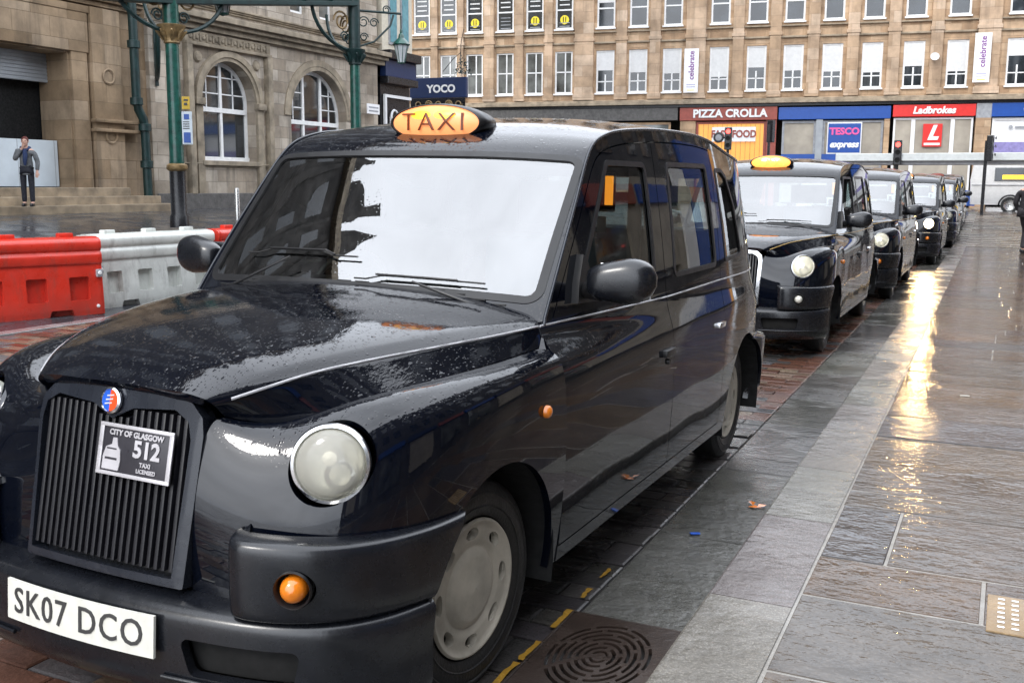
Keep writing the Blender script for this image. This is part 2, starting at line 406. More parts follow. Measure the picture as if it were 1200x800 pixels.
arr = lambda a: np.array(a, float)
wing_P = bsurf(np.transpose(arr(WING), (1, 0, 2)), 150, 90)
S_, T_, E_, Q_, C_ = arr(WING[-1]), arr(STRIPE), arr(EDGE), arr(QUART), arr(CENT)
half = [S_ + [0, 0, .002], S_ * .5 + T_ * .5, T_ * .85 + S_ * .15, T_, T_ * .4 + E_ * .6 + [0, 0, .004], E_, E_ * .6 + Q_ * .4 + [0, 0, .006], Q_, C_]
mir = [r * [-1, 1, 1] for r in half[:-1]][::-1]
bon_P = bsurf(np.stack(half + mir, 1), 110, 150)

# plan line of the belt, from the front pillar round to the middle of the tail
plan = smooth_line([(.755, 1.12), (.772, 1.4), (.80, 1.8), (.827, 2.3), (.843, 2.8), (.85, 3.3), (.847, 3.65), (.833, 3.98), (.785, 4.23), (.68, 4.40), (.50, 4.485), (.25, 4.515), (0, 4.52)], 12)
seg = np.linalg.norm(np.diff(plan, axis=0), axis=1)
ya = plan[:, 1].copy(); k365 = int(np.argmin(abs(plan[:, 1] - 3.65)))
for i in range(k365 + 1, len(plan)): ya[i] = ya[i - 1] + seg[i - 1]
A_END = float(ya[-1])
tn = np.gradient(plan, axis=0); tn /= np.linalg.norm(tn, axis=1, keepdims=True); pn = np.stack([tn[:, 1], -tn[:, 0]], 1)   # outward
pn[-1] = (0, 1)
def gsm(v, s):
    k = np.exp(-.5 * (np.arange(-4 * s, 4 * s + 1) / s) ** 2); k /= k.sum(); n = 4 * s
    e = np.concatenate([2 * v[0] - v[n:0:-1], v, 2 * v[-1] - v[-2:-n - 2:-1]]); return np.convolve(e, k, 'valid')
AG = np.linspace(ya[0], A_END, 1400); PGx = gsm(np.interp(AG, ya, plan[:, 0]), 14); PGy = gsm(np.interp(AG, ya, plan[:, 1]), 14); PGx[-1] = 0
NGx = gsm(np.interp(AG, ya, pn[:, 0]), 16); NGy = gsm(np.interp(AG, ya, pn[:, 1]), 16)
ZG = np.linspace(.1, 1.2, 1100)
OZ = gsm(np.interp(ZG, [.15, .29, .36, .45, .62, .78, .87, .92, .96, 1.0, 1.03, 1.09], [.0, .018, .026, .032, .040, .040, .036, .031, .022, .012, .006, 0]), 16)
FZ = gsm(np.interp(ZG, [.15, .80, .88, .93, .97, 1.0, 1.03, 1.06, 1.09], [1, 1, .97, .90, .72, .50, .26, .09, 0]), 12)
FA_ = gsm(np.interp(AG, [1.1, 1.4, 1.8, 2.3, 2.9], [.083, .070, .040, .016, 0]), 40)
def plan_at(a): return np.interp(a, AG, PGx), np.interp(a, AG, PGy)
def nrm_at(a):
    nx = np.interp(a, AG, NGx); ny = np.interp(a, AG, NGy); l = np.hypot(nx, ny); return nx / l, ny / l
def side_out(z, a):
    d = np.maximum(z - 1.09, 0)
    tum = .10 * d + .085 * d * d; rake = .40 * d + .12 * d * d
    nx, ny = nrm_at(a)
    up = -(tum * np.abs(nx) ** 1.5 + rake * np.abs(ny) ** 1.5)
    base = np.where(z > 1.088, 0, np.interp(z, ZG, OZ))
    fr = np.where(z > 1.088, 0, np.interp(z, ZG, FZ)) * np.interp(a, AG, FA_)
    rb = .07 * sstep(a, 3.95, 4.35) * sstep(z, .30, .36) * (1 - sstep(z, .66, .70)) + .035 * sstep(a, 3.9, 4.5) * (1 - sstep(z, .85, 1.06))
    return up + base + fr + rb
def side_pt(a, z, off=0):
    a = np.asarray(a, float); z = np.asarray(z, float); px, py = plan_at(a); nx, ny = nrm_at(a); o = side_out(z, a) + off
    return np.stack([np.maximum(px + nx * o, 0) * (1 - (a >= A_END - 1e-6)), py + ny * o, z], -1)
def side_sheet(a0, a1, z0, z1, na, nz):
    aa, zz = np.meshgrid(np.linspace(a0, a1, na), np.linspace(z0, z1, nz), indexing='ij')
    sh = Sheet(side_pt(aa, zz), np.stack([aa, zz], -1)); return sh if sh.Nn[len(sh.Nn) // 3][0] > 0 else Sheet(side_pt(aa, zz), np.stack([aa, zz], -1), flip=True)
lower = side_sheet(1.16, A_END, .20, 1.09, 330, 90)
upper = side_sheet(1.16, A_END, 1.09, 1.84, 330, 80)
CR = smooth_line([(1.215, 1.005), (1.271, 1.074), (1.334, 1.155), (1.407, 1.245), (1.497, 1.353), (1.595, 1.466), (1.685, 1.570), (1.755, 1.645), (1.83, 1.70), (1.935, 1.735), (2.116, 1.763), (2.517, 1.787), (3.0, 1.791), (3.3, 1.776), (3.52, 1.745), (3.75, 1.712), (4.0, 1.69), (4.4, 1.672), (A_END, 1.665)], 8)
for _ in range(3): CR[1:-1] = (CR[:-2] + CR[1:-1] * 2 + CR[2:]) / 4
CRpoly = np.vstack([CR, [(A_END + 1, 1.665), (A_END + 1, -1), (1.0, -1), (1.0, .9)]])
CR3 = side_pt(CR[:, 0], CR[:, 1])
# roof and windscreen sheet between the two rails
cl = np.concatenate([[0], np.cumsum(np.linalg.norm(np.diff(CR, axis=0), axis=1))])
TT = np.linspace(0, cl[-1], 230); ca = np.interp(TT, cl, CR[:, 0]); cz = np.interp(TT, cl, CR[:, 1]); rail = side_pt(ca, cz)
dy = np.interp(ca, [1.27, 1.5, 1.75, 1.9, 2.2, 3.5, A_END], [-.080, -.075, -.045, -.015, 0, 0, 0])
dz = np.interp(ca, [1.27, 1.5, 1.75, 1.9, 2.3, 2.8, 3.4, 4.0, A_END], [.022, .022, .018, .026, .055, .062, .055, .035, 0])
ker = np.ones(9) / 9; dy = np.convolve(np.pad(dy, 4, 'edge'), ker, 'valid'); dz = np.convolve(np.pad(dz, 4, 'edge'), ker, 'valid')
ss = np.linspace(-1, 1, 121); ww = 1 - np.abs(ss) ** 2.8
RP = np.stack([rail[:, 0][:, None] * ss[None], rail[:, 1][:, None] + dy[:, None] * ww[None], rail[:, 2][:, None] + dz[:, None] * ww[None]], -1)
RA = np.stack([RP[..., 0], np.repeat(TT[:, None], 121, 1)], -1)
roof_sheet = Sheet(RP, RA)
if roof_sheet.Nn[150 * 121 + 60][2] < 0: roof_sheet = Sheet(RP, RA, flip=True)
def tau(a): return float(np.interp(a, CR[:, 0], cl))
WS = [(-.728, tau(1.325)), (.728, tau(1.325)), (.700, tau(1.752)), (-.700, tau(1.752))]
ws_d = lambda A: sd_poly(A, rpoly(WS, .05), .05)

FD = lambda A, g=0: np.maximum.reduce([1.238 + g - A[:, 0], A[:, 0] - (2.44 - g), .325 + g - A[:, 1]])
CRd = lambda A: sd_poly(A, CRpoly)
arch = lambda y, z, cy, r: r - np.hypot(y - cy, (z - .325) * 1.0)
FW = [(1.525, 1.165), (2.315, 1.165), (2.325, 1.637), (1.93, 1.637)]
FWp = [(1.555, 1.165), (2.318, 1.165), (2.325, 1.637), (1.925, 1.637)]
RW = [(2.568, 1.150), (3.235, 1.155), (3.205, 1.648), (2.60, 1.645)]
QW = [(3.425, 1.165), (3.80, 1.178), (3.70, 1.45), (3.585, 1.60), (3.50, 1.632), (3.375, 1.632)]
fw_d = lambda A: sd_poly(A, rpoly(FWp, .035), .035)
rw_d = lambda A: sd_poly(A, rpoly(RW, .035), .035)
qw_d = lambda A: sd_poly(A, rpoly(QW, .02), .02)
bw_d = lambda A: np.maximum(sd_poly(A, rpoly([(4.42, 1.17), (A_END + .5, 1.17), (A_END + .5, 1.60), (4.46, 1.60)], .04), .04), -1)
REARD = lambda A, g=0: np.maximum.reduce([2.44 + g - A[:, 0], A[:, 0] - (3.31 - g), .325 + g - A[:, 1], arch(A[:, 0], A[:, 1], RWY, .435) + g])
door_top = lambda A, g=0: CRd(A) + .052 + g

def pair(root, name, mk):
    out = []
    for s in (1, -1):
        o = mk(s, name); o.parent = root; out.append(o)
    return out
def half_obj(root, sheet, name, mat):
    res = []
    for s in (1, -1):
        res.append(sheet_obj(sheet if s == 1 else sheet.mirror(), name, mat, root))
    return res
def seal(sheet, dist, w, off=.003):
    """band of rubber along the edge of an opening"""
    d = dist(sheet.A); r = sheet.clip(d - w * .35); return r.clip(-(dist(r.A) + w * .65)).offset(off).flange(.008)

def make_taxi(root):
    g = .003
    # front wings
    ws = Sheet(wing_P); ws = ws if ws.Nn[75 * 90 + 20][0] > 0 else Sheet(wing_P, flip=True)
    P = ws.P; ws = ws.clip(P[:, 1] - 1.232)
    ws = ws.clip(np.where(ws.P[:, 0] > .55, arch(ws.P[:, 1], ws.P[:, 2], .76, .405), -1.0))
    ws = ws.clip(.27 - ws.P[:, 2])
    lamp = lambda P: .100 - np.hypot(P[:, 0] - .650, (P[:, 2] - .836) * .97)
    ws = ws.clip(np.where(ws.P[:, 1] < .34, lamp(ws.P), -1.0))
    half_obj(root, ws.flange(.025), 'front_wing', M['paint'])
    # bonnet
    bo = Sheet(bon_P); bo = bo if bo.Nn[60 * 150 + 75][2] > 0 else Sheet(bon_P, flip=True)
    sheet_obj(bo.flange(.03), 'bonnet', M['paint'], root)
    # doors
    fl = lower.clip(FD(lower.A, g)); fl = fl.clip(arch(fl.A[:, 0], fl.A[:, 1], .76, .475 + g) )
    fu = upper.clip(FD(upper.A, g)); fu = fu.clip(door_top(fu.A, g)); fu = fu.clip(-fw_d(fu.A))
    rl = lower.clip(REARD(lower.A, g)); ru = upper.clip(REARD(upper.A, g)); ru = ru.clip(door_top(ru.A, g)); ru = ru.clip(-rw_d(ru.A))
    fdoor = join(fl.flange(.03), fu.flange(.03)); rdoor = join(rl.flange(.03), ru.flange(.03))
    fdo = half_obj(root, fdoor, 'front_door', M['paint']); rdo = half_obj(root, rdoor, 'rear_door', M['paint'])
    # fixed body: sills, pillars, tail
    def outside(s):
        A = s.A; s = s.clip(-np.minimum(FD(A, -g), 1)) if False else s
        return s
    bl = lower.clip(-np.maximum(FD(lower.A, -g), -1)); bl = bl.clip(-REARD(bl.A, -g)); bl = bl.clip(arch(bl.A[:, 0], bl.A[:, 1], RWY, .405))
    bl = bl.clip(.27 - bl.A[:, 1]); bl = bl.clip(1.236 - bl.A[:, 0]); bl = bl.clip(arch(bl.A[:, 0], bl.A[:, 1], .76, .478))
    bu = upper.clip(CRd(upper.A)); bu = bu.clip(-np.maximum(FD(bu.A, -g), door_top(bu.A, -g))); bu = bu.clip(-np.maximum(REARD(bu.A, -g), door_top(bu.A, -g)))
    bu = bu.clip(-qw_d(bu.A)); bu = bu.clip(-bw_d(bu.A))
    # a dark lining inside the gaps so that no light leaks through
    body = join(bl.flange(.03), bu.flange(.03), bl.mirror().flange(.03), bu.mirror().flange(.03))
    sheet_obj(body, 'body_shell', M['paint'], root)
    rf = roof_sheet.clip(-ws_d(roof_sheet.A))
    sheet_obj(rf.flange(.02), 'roof', M['paint'], root)
    # glass
    w = roof_sheet.clip(ws_d(roof_sheet.A)).offset(-.004); wsc = sheet_obj(w, 'windscreen', M['wind'], root)
    sheet_obj(seal(roof_sheet, ws_d, .030), 'windscreen_seal', M['trim'], wsc)
    for door, d, nm in ((fdo, fw_d, 'side_window'), (rdo, rw_d, 'side_window')):
        pane = upper.clip(d(upper.A)).offset(-.008); sl = seal(upper, d, .022)
        for s, p in ((1, door[0]), (-1, door[1])):
            sheet_obj(pane if s == 1 else pane.mirror(), nm, M['glass'], p)
            sheet_obj(sl if s == 1 else sl.mirror(), 'window_seal', M['trim'], p)
    pane = upper.clip(qw_d(upper.A)).offset(-.006); sl = seal(upper, qw_d, .02)
    for s in (1, -1):
        q = sheet_obj(pane if s == 1 else pane.mirror(), 'quarter_window', M['glass'], root); sheet_obj(sl if s == 1 else sl.mirror(), 'window_seal', M['trim'], q)
    pane = upper.clip(bw_d(upper.A)).offset(-.006)
    rw_o = sheet_obj(join(pane, pane.mirror()), 'rear_window', M['glass'], root)
    # drip rail
    for s in (1, -1):
        k = CR3[(CR[:, 0] > 1.27) & (CR[:, 0] < A_END - .5)]
        G().tube([(p[0] * s + .002 * s, p[1], p[2] + .003) for p in k], .0065, 8, M['surround']).build('drip_rail', parent=root, smooth=60)
    # coach line, along bonnet and doors
    for s in (1, -1):
        gg = G(); pts = [tuple(p) for p in bsurf(np.stack([T_, T_, T_, T_], 1), 60, 4)[:, 0]]
        rowi = 0
        # follow the real bonnet sheet: take its points nearest to the line
        q = []
        BP = bon_P.reshape(-1, 3)
        for p in pts[1:]:
            j = np.argmin(((BP - p) ** 2).sum(1)); q.append((BP[j][0] * .5 + p[0] * .5, p[1], BP[j][2] * .5 + p[2] * .5))
        q = np.array(q)
        for _ in range(6): q[1:-1] = (q[:-2] + 2 * q[1:-1] + q[2:]) / 4
        gg.tube([((p[0] + .001) * s, p[1] - .001, p[2] + .0005) for p in q], .0042, 6, M['stripe'])
        zs = lambda a: np.interp(a, [1.27, 2.46, 3.25, 3.97, 4.6], [1.077, 1.068, 1.076, 1.072, 1.072])
        for a0, a1 in ((1.245, 2.434), (2.447, 3.304), (3.318, 4.45)):
            aa = np.linspace(a0, a1, 40); gg.tube([(p[0] * s, p[1], p[2]) for p in side_pt(aa, zs(aa), .0015)], .0042, 6, M['stripe'])
        gg.build('coach_line', parent=root, smooth=60)
    # door furniture
    for s, p in ((1, rdo[0]), (-1, rdo[1])):
        c = side_pt(3.20, .868)[()]; gg = G()
        gg.box(c[0] * s - .012 if s > 0 else c[0] * s - .02, c[0] * s + .02 if s > 0 else c[0] * s + .012, 3.14, 3.26, .845, .872, M['chrome'], .006); gg.build('door_handle', parent=p, smooth=40)
    for s, p in ((1, fdo[0]), (-1, fdo[1])):
        c = side_pt(2.34, .845)[()]; gg = G()
        gg.box(min(c[0] * s - .012 * s, c[0] * s + .02 * s), max(c[0] * s - .012 * s, c[0] * s + .02 * s), 2.28, 2.41, .825, .855, M['trim'], .006)
        gg.lathe([(0, .012), (.012, .012), (.014, 0)], 14, M['trim'], frame_T((c[0] * s, 2.345, .80), (0, 1, 0), (0, 0, s)) ); gg.build('door_handle', parent=p, smooth=40)
    # wing mirrors: triangular foot, arm, rounded shell
    for s, p in ((1, fdo[0]), (-1, fdo[1])):
        gg = G(); foot = [(1.50, 1.13), (1.70, 1.125), (1.64, 1.19), (1.60, 1.29), (1.575, 1.30), (1.52, 1.20)]
        if s < 0: foot = foot[::-1]
        gg.prism(foot, lambda a, z: tuple(side_pt(a, z, .028)[()] * [s, 1, 1]), lambda a, z: tuple(side_pt(a, z, -.01)[()] * [s, 1, 1]), M['trim'])
        def shell(u, v):  # u round, v along x
            t = v; x = .835 + .245 * t
            ry = .056 * (1 - (abs(2 * t - 1)) ** 3.2) ** .5 + .012; rz = (.052 + .024 * min(1, t * 1.6)) * (1 - (abs(2 * t - .92) / 1.09) ** 3.0) ** .5 + .006
            cu, su = math.cos(u), math.sin(u); e = .72
            return (x * s, 1.50 + .03 * (t) + ry * (abs(cu) ** e) * (1 if cu > 0 else -1) * (1.0 if cu < 0 else .35), 1.212 + .012 * t + rz * (abs(su) ** e) * (1 if su > 0 else -1))
        nu, nv = 28, 16; vs = [shell(2 * math.pi * i / nu, j / nv) for j in range(nv + 1) for i in range(nu)]
        fs = [(j * nu + i, j * nu + (i + 1) % nu, (j + 1) * nu + (i + 1) % nu, (j + 1) * nu + i) for j in range(nv) for i in range(nu)]
        fs += [tuple(range(nu)), tuple(nv * nu + i for i in range(nu - 1, -1, -1))]
        gg.add(vs, fs, M['bumper'])
        gg.tube([(.79 * s, 1.60, 1.17), (.82 * s, 1.555, 1.175), (.87 * s, 1.53, 1.185)], [.03, .032, .045], 12, M['trim'])
        o = gg.build('wing_mirror', parent=p, smooth=40)
        G().box(min(.86 * s, 1.05 * s), max(.86 * s, 1.05 * s), 1.556, 1.560, 1.155, 1.275, M['chrome'], .001).build('mirror_glass', parent=o)
    # grille: leaning plane from (y .06, z .49) to (y .155, z .985)
    yl = lambda z: .048 + (z - .49) * .20
    def gr_sd(p, grow=0):
        x, z = abs(p[:, 0]), p[:, 1]; top = .965 - .9 * np.maximum(x - .02, 0) ** 2.0 + grow; wd = .292 + grow - .02 * (.98 - z) * 0
        body = np.maximum.reduce([x - wd, z - top, .49 - grow - z]); return body
    X, Z = np.meshgrid(np.linspace(-.34, .34, 120), np.linspace(.44, 1.02, 110), indexing='ij')
    out = [(-.285, .49), (.285, .49)] + [(.298, .88), (.29, .925), (.255, .958), (.15, .978), (0, .985), (-.15, .978), (-.255, .958), (-.29, .925), (-.298, .88)]
    inn = [(-.258, .516), (.258, .516), (.272, .87), (.260, .915), (.215, .94), (.075, .930), (0, .895), (-.075, .930), (-.215, .94), (-.260, .915), (-.272, .87)]
    def plane(lift):
        Y = yl(Z) + .012 * (X / .3) ** 2 - lift; return Sheet(np.stack([X, Y, Z], -1), np.stack([X, Z], -1))
    sp = plane(.0)
    if sp.Nn[60 * 110 + 50][1] > 0: fl_ = True
    else: fl_ = False
    mk = lambda lift: Sheet(np.stack([X, yl(Z) + .012 * (X / .3) ** 2 - lift, Z], -1), np.stack([X, Z], -1), flip=fl_)
    s0 = mk(.012); do = sd_poly(s0.A, out, .006); s0.P = s0.P + np.stack([0 * do, np.clip(do + .014, 0, .02) ** 1 * .9, 0 * do], -1)
    s0 = s0.clip(do); s0 = s0.clip(-sd_poly(s0.A, inn, .004))
    gs = sheet_obj(s0.flange(.06), 'grille_surround', M['surround'], root)
    b = mk(-.045); b = b.clip(sd_poly(b.A, out, -.01)); gr = G()
    for i in range(21):
        x = -.25 + i * .025; zt = .90 - .2 * abs(x) if abs(x) > .06 else .885
        gr.box(x - .0065, x + .0065, -.018, .04, 0, 1, M['grille_bar'], .003, T=Matrix.Translation((0, 0, 0)))
        n8 = len(gr.v) // (i + 1)
        for k in range(len(gr.v) - n8, len(gr.v)):
            px, py, pz = gr.v[k]; z = .525 + pz * (.405 if abs(x) > .07 else .38); gr.v[k] = (px, py + yl(z) + .012 * (x / .3) ** 2 + .012, z)
    for p_, f_ in ((b.P, b.F),): gr.add([tuple(q) for q in p_], f_, M['dark'])
    grille = gr.build('grille', parent=root, smooth=30)
    by = yl(.953) - .018
    T = frame_T((0, by, .948), (1, 0, 0), (0, .2, 1))
    bd = G(); bd.lathe([(.036, 0), (.0365, .008), (.031, .012), (.029, .008)], 28, M['chrome'], T)
    disc = [(math.cos(a) * .029, math.sin(a) * .029) for a in np.linspace(0, 2 * math.pi, 29)[:-1]]
    L_ = [p for p in disc if p[0] <= .0015]; Rr = [p for p in disc if p[0] >= -.0015]
    bd.add([T @ Vector((x, y, .009)) for x, y in sorted(L_, key=lambda p: p[1])] , [tuple(range(len(L_)))], M['badge_blue'])
    bd.add([T @ Vector((x, y, .0095)) for x, y in sorted(Rr, key=lambda p: p[1])] , [tuple(range(len(Rr)))], M['badge_red'])
    for q in range(3): bd.add([T @ Vector((-.017 + .003 * q + dx_, -.012 + q * .011 + dy_, .0105)) for dx_, dy_ in ((0, 0), (.026, .004), (.026, .008), (0, .004))], [(0, 1, 2, 3)], M['pl_silver'])
    bd.build('bonnet_badge', parent=root, smooth=30, recalc=True)
    # licence plaque
    T = frame_T((.108, yl(.82) - .022, .822), (1, .03, -.015), (0.015, .2, 1)); pq = G()
    pq.box(-.128, .128, -.07, .07, -.004, .0, M['pl_dark'], .001, T)
    for a in ((-.128, .128, .060, .070), (-.128, .128, -.070, -.060), (-.128, -.114, -.06, .005), (.114, .128, -.06, .06), (-.128, -.114, .005, .06)): pq.box(*a, .0, .004, M['pl_silver'], .001, T)
    lt = lambda t, s_, x, y, b=.0: add_text(pq, t, s_, T @ Matrix.Translation((x, y, .002)), M['pl_silver'], ext=.001, bold=b, sx=1.0)
    lt('CITY OF GLASGOW', .021, 0.0, .046, .0008); lt('512', .062, .04, .008, .0022); lt('TAXI', .017, .04, -.030, .0006); lt('LICENSED', .015, .045, -.047, .0005)
    crest = [(-.108, -.055), (-.05, -.055), (-.046, -.03), (-.05, .0), (-.06, .012), (-.064, .032), (-.078, .032), (-.08, .014), (-.1, .005), (-.108, -.02)]
    pq.prism(crest, lambda x, y: tuple(T @ Vector((x, y, .0005))), lambda x, y: tuple(T @ Vector((x, y, .004))), M['pl_silver'])
    pq.box(-.10, -.058, -.028, -.022, .004, .0046, M['pl_dark'], 0, T); pq.box(-.096, -.062, .0, .004, .004, .0046, M['pl_dark'], 0, T)
    pq.build('licence_plaque', parent=root, smooth=30)
    # lower valance with two dark openings, and the bumper corners
    xs = [(0, -.018), (.15, -.016), (.30, -.004), (.44, .012), (.56, .035), (.67, .075), (.76, .135), (.83, .22), (.87, .31), (.89, .40), (.892, .47)]
    rows = [(.19, .05), (.215, .012), (.27, 0), (.36, 0), (.43, .0), (.455, .012), (.465, .05), (.47, .10)]
    VC = np.array([[(x - (.55 * o if x > .1 else 0) * (x / .9), y + o, z) for z, o in rows] for x, y in xs]); VP = bsurf(VC, 110, 50)
    vs_ = Sheet(VP, VP[..., [0, 2]].copy()); vs_ = vs_ if vs_.Nn[2000][1] < 0 else Sheet(VP, VP[..., [0, 2]].copy(), flip=True)
    vs_ = vs_.clip(np.where(vs_.P[:, 0] > .55, arch(vs_.P[:, 1], vs_.P[:, 2], .76, .405), -1.0))
    hole = lambda A: sd_poly(A, rpoly([(.36, .285), (.64, .285), (.66, .385), (.33, .385)], .02), .02)
    inner = vs_.clip(hole(vs_.A) - .01).offset(-.05)
    vs_ = vs_.clip(-hole(vs_.A))
    V2 = join(vs_.flange(.03), vs_.mirror().flange(.03)); bump_o = sheet_obj(V2, 'front_bumper', M['bumper'], root)
    sheet_obj(inner, 'lower_intake', M['dark'], bump_o); sheet_obj(inner.mirror(), 'lower_intake', M['dark'], bump_o)
    for s in (1, -1):
        G().tube([(p[0] * s, p[1] - .004, .272) for p in bsurf(np.array([[(x, y, .27)] * 4 for x, y in xs]), 60, 4)[:, 0] if .25 < p[0] < .80], .006, 8, M['bumper']).build('bumper_lip', parent=bump_o, smooth=60)
    cs = [(.462, .10), (.464, .035), (.49, .012), (.56, .022), (.655, .055), (.745, .12), (.815, .21), (.862, .32), (.887, .42), (.892, .50)]
    rows = [(.668, .075), (.672, .045), (.668, .012), (.655, .0), (.60, -.003), (.52, -.003), (.465, .0), (.455, .02), (.45, .08)]
    BC = np.array([[(x - .5 * o * (x / .9), y + o, z - (.012 if (x > .6 and z > .6) else 0) * (x - .6) / .3) for z, o in rows] for x, y in cs]); BP_ = bsurf(BC, 110, 60)
    bs = Sheet(BP_, BP_[..., [0, 2]].copy()); bs = bs if bs.Nn[3000][1] < .2 else Sheet(BP_, BP_[..., [0, 2]].copy(), flip=True)
    if bs.Nn[50 * 60 + 30][1] > 0: bs = Sheet(BP_, BP_[..., [0, 2]].copy(), flip=True)
    bs = bs.clip(np.where(bs.P[:, 0] > .7, arch(bs.P[:, 1], bs.P[:, 2], .76, .405), -1.0))
    ih = lambda A: np.hypot(A[:, 0] - .655, A[:, 1] - .557) - .047
    ihd = np.where(bs.P[:, 1] < .2, ih(bs.A), 1.0); bs = bs.clip(-ihd)
    half_obj(root, bs.flange(.02), 'bumper_corner', M['bumper'])
    for s in (1, -1):
        T = frame_T((.655 * s, .052, .557), (1, .36 * s, 0), (0, 0, 1)); a = G()
        a.lathe([(.050, -.004), (.047, .004), (.044, -.0), (.040, -.035)], 28, M['trim'], T)
        a.lathe([(.0345, -.03), (.034, -.006), (.028, .008), (.016, .016), (0, .019)], 28, M['amber'], T); a.lathe([(.046, -.034), (0, -.034)], 24, M['dark'], T); a.build('indicator', parent=root, smooth=50)
        # headlamps
        c = (.650 * s, .222, .836); T = frame_T(c, (1, .40 * s, 0), (0, .10, 1)) @ Matrix.Scale(.88, 4); h = G()
        h.lathe([(.117, -.020), (.121, -.002), (.117, .008), (.108, .010), (.104, .002), (.103, -.02)], 44, M['chrome'] , T)
        h.lathe([(.103, -.012), (.092, -.045), (.070, -.075), (.03, -.09), (0, -.09)], 32, M['reflector'], T)
        ho = h.build('headlight', parent=root, smooth=50)
        l = G(); l.lathe([(.103, -.002), (.100, .012), (.085, .026), (.055, .036), (.02, .040), (0, .0405)], 40, M['lamp_glass'], T); l.build('headlamp_lens', parent=ho, smooth=80)
        k = G(); k.lathe([(0, .0), (.022, -.004), (.026, -.02), (.018, -.06)], 20, M['bulb'], T @ Matrix.Translation((-.008, .012, -.012)))
        k.lathe([(.032, -.03), (.046, -.022), (.05, -.04)], 24, M['chrome'], T @ Matrix.Translation((.02, -.04, -.012))); k.build('lamp_bulb', parent=ho, smooth=50)
        # side repeater
        a = G(); T = frame_T((.884 * s, 1.058, .834), (0, s, 0), (0, 0, 1)); a.lathe([(.021, -.004), (.020, .008), (.013, .015), (0, .018)], 20, M['amber'], T); a.build('side_repeater', parent=root, smooth=60)
        # tail lamps
        a = G(); p = side_pt(4.50, .80)[()]; T = frame_T((p[0] * s, p[1], p[2]), (.75, -.65 * s, 0), (0, 0, 1)) if s > 0 else frame_T((p[0] * s, p[1], p[2]), (.75, .65, 0), (0, 0, 1))
        a.box(-.05, .05, -.13, .11, -.03, .006, M['red_tail'], .012, T); a.build('tail_light', parent=root, smooth=40)
    # number plate
    NC = [(.272 * t, -.040 + .014 * t * t) for t in np.linspace(-1, 1, 13)]; n_ = G()
    vs = [(x, y - .002 + (z - .383) * .06, z) for x, y in NC for z in (.327, .440)]; vs += [(x, y + .006 + (z - .383) * .06, z) for x, y in NC for z in (.327, .440)]
    k = 13 * 2; fs = [(2 * i, 2 * i + 2, 2 * i + 3, 2 * i + 1) for i in range(12)] + [(k + 2 * i + 1, k + 2 * i + 3, k + 2 * i + 2, k + 2 * i) for i in range(12)]
    fs += [(2 * i, k + 2 * i, k + 2 * i + 2, 2 * i + 2) for i in range(12)] + [(2 * i + 1, 2 * i + 3, k + 2 * i + 3, k + 2 * i + 1) for i in range(12)] + [(0, 1, k + 1, k), (24, k + 24, k + 25, 25)]
    n_.add(vs, fs, M['plate']); npo = n_.build('number_plate', parent=root, smooth=30)
    tv, tf = text_geo('SK07 DCO', .103, ext=.0015, bold=.0002, sx=.93, spacing=1.12)
    wmax = max(abs(v.x) for v in tv); sx = .238 / wmax
    t = G(); t.add([(v.x * sx, -.040 + .014 * (v.x * sx / .272) ** 2 - .0035 - v.z + (v.y) * .06, .383 + v.y) for v in tv], tf, M['plate_ink']); 
    t.build('plate_lettering', parent=npo)
    # roof sign
    zc, yc = 1.787, 1.935
    def ell(n_u, n_v, a, b_, c_, z0, flat=1.0, lo=-1, hi=1, power=.8):
        vs = []; fs = []
        for j in range(n_v + 1):
            ph = -math.pi / 2 + math.pi * j / n_v
            for i in range(n_u):
                th = 2 * math.pi * i / n_u; vs.append((a * math.cos(ph) * math.cos(th), yc + b_ * math.cos(ph) * math.sin(th), z0 + c_ * math.sin(ph)))
        for j in range(n_v):
            for i in range(n_u): fs.append((j * n_u + i, j * n_u + (i + 1) % n_u, (j + 1) * n_u + (i + 1) % n_u, (j + 1) * n_u + i))
        return vs, fs
    sg = G(); a_, b_, c_ = .218, .10, .076
    # black pod: elliptical prism-like tube along y with rounded rims
    ring = lambda k_, y, dz_=0: [(a_ * k_ * math.cos(t_), y, zc + dz_ + c_ * k_ * math.sin(t_)) for t_ in np.linspace(0, 2 * math.pi, 49)[:-1]]
    prof = [(.90, -.070), (.95, -.082), (1.0, -.074), (1.03, -.05), (1.02, 0), (.93, .08), (.75, .13), (.45, .155), (.02, .165)]
    vs = []; fs = []
    for k_, y in prof: vs += ring(k_, yc + y)
    for j in range(len(prof) - 1):
        for i in range(48): fs.append((j * 48 + i, j * 48 + (i + 1) % 48, (j + 1) * 48 + (i + 1) % 48, (j + 1) * 48 + i))
    sg.add(vs, fs, M['trim']); sg.box(-.10, .10, yc - .04, yc + .09, 1.70, 1.735, M['trim'], .01)
    so = sg.build('roof_sign', parent=root, smooth=50)
    face = lambda x, z: yc - .076 - .030 * max(0, 1 - (x / (a_ * .92)) ** 2 - ((z - zc) / (c_ * .92)) ** 2) ** .7
    ln = G(); vs = [(0, face(0, zc), zc)]; fs = []
    for r_ in range(1, 9):
        for i in range(48):
            t_ = 2 * math.pi * i / 48; x = a_ * .93 * r_ / 8 * math.cos(t_); z = zc + c_ * .93 * r_ / 8 * math.sin(t_); vs.append((x, face(x, z), z))
    for i in range(48): fs.append((0, 1 + i, 1 + (i + 1) % 48))
    for r_ in range(7):
        for i in range(48): fs.append((1 + r_ * 48 + i, 1 + (r_ + 1) * 48 + i, 1 + (r_ + 1) * 48 + (i + 1) % 48, 1 + r_ * 48 + (i + 1) % 48))
    ln.add(vs, fs, M['amber_sign']); ln.build('sign_lens', parent=so, smooth=80)
    core = G()
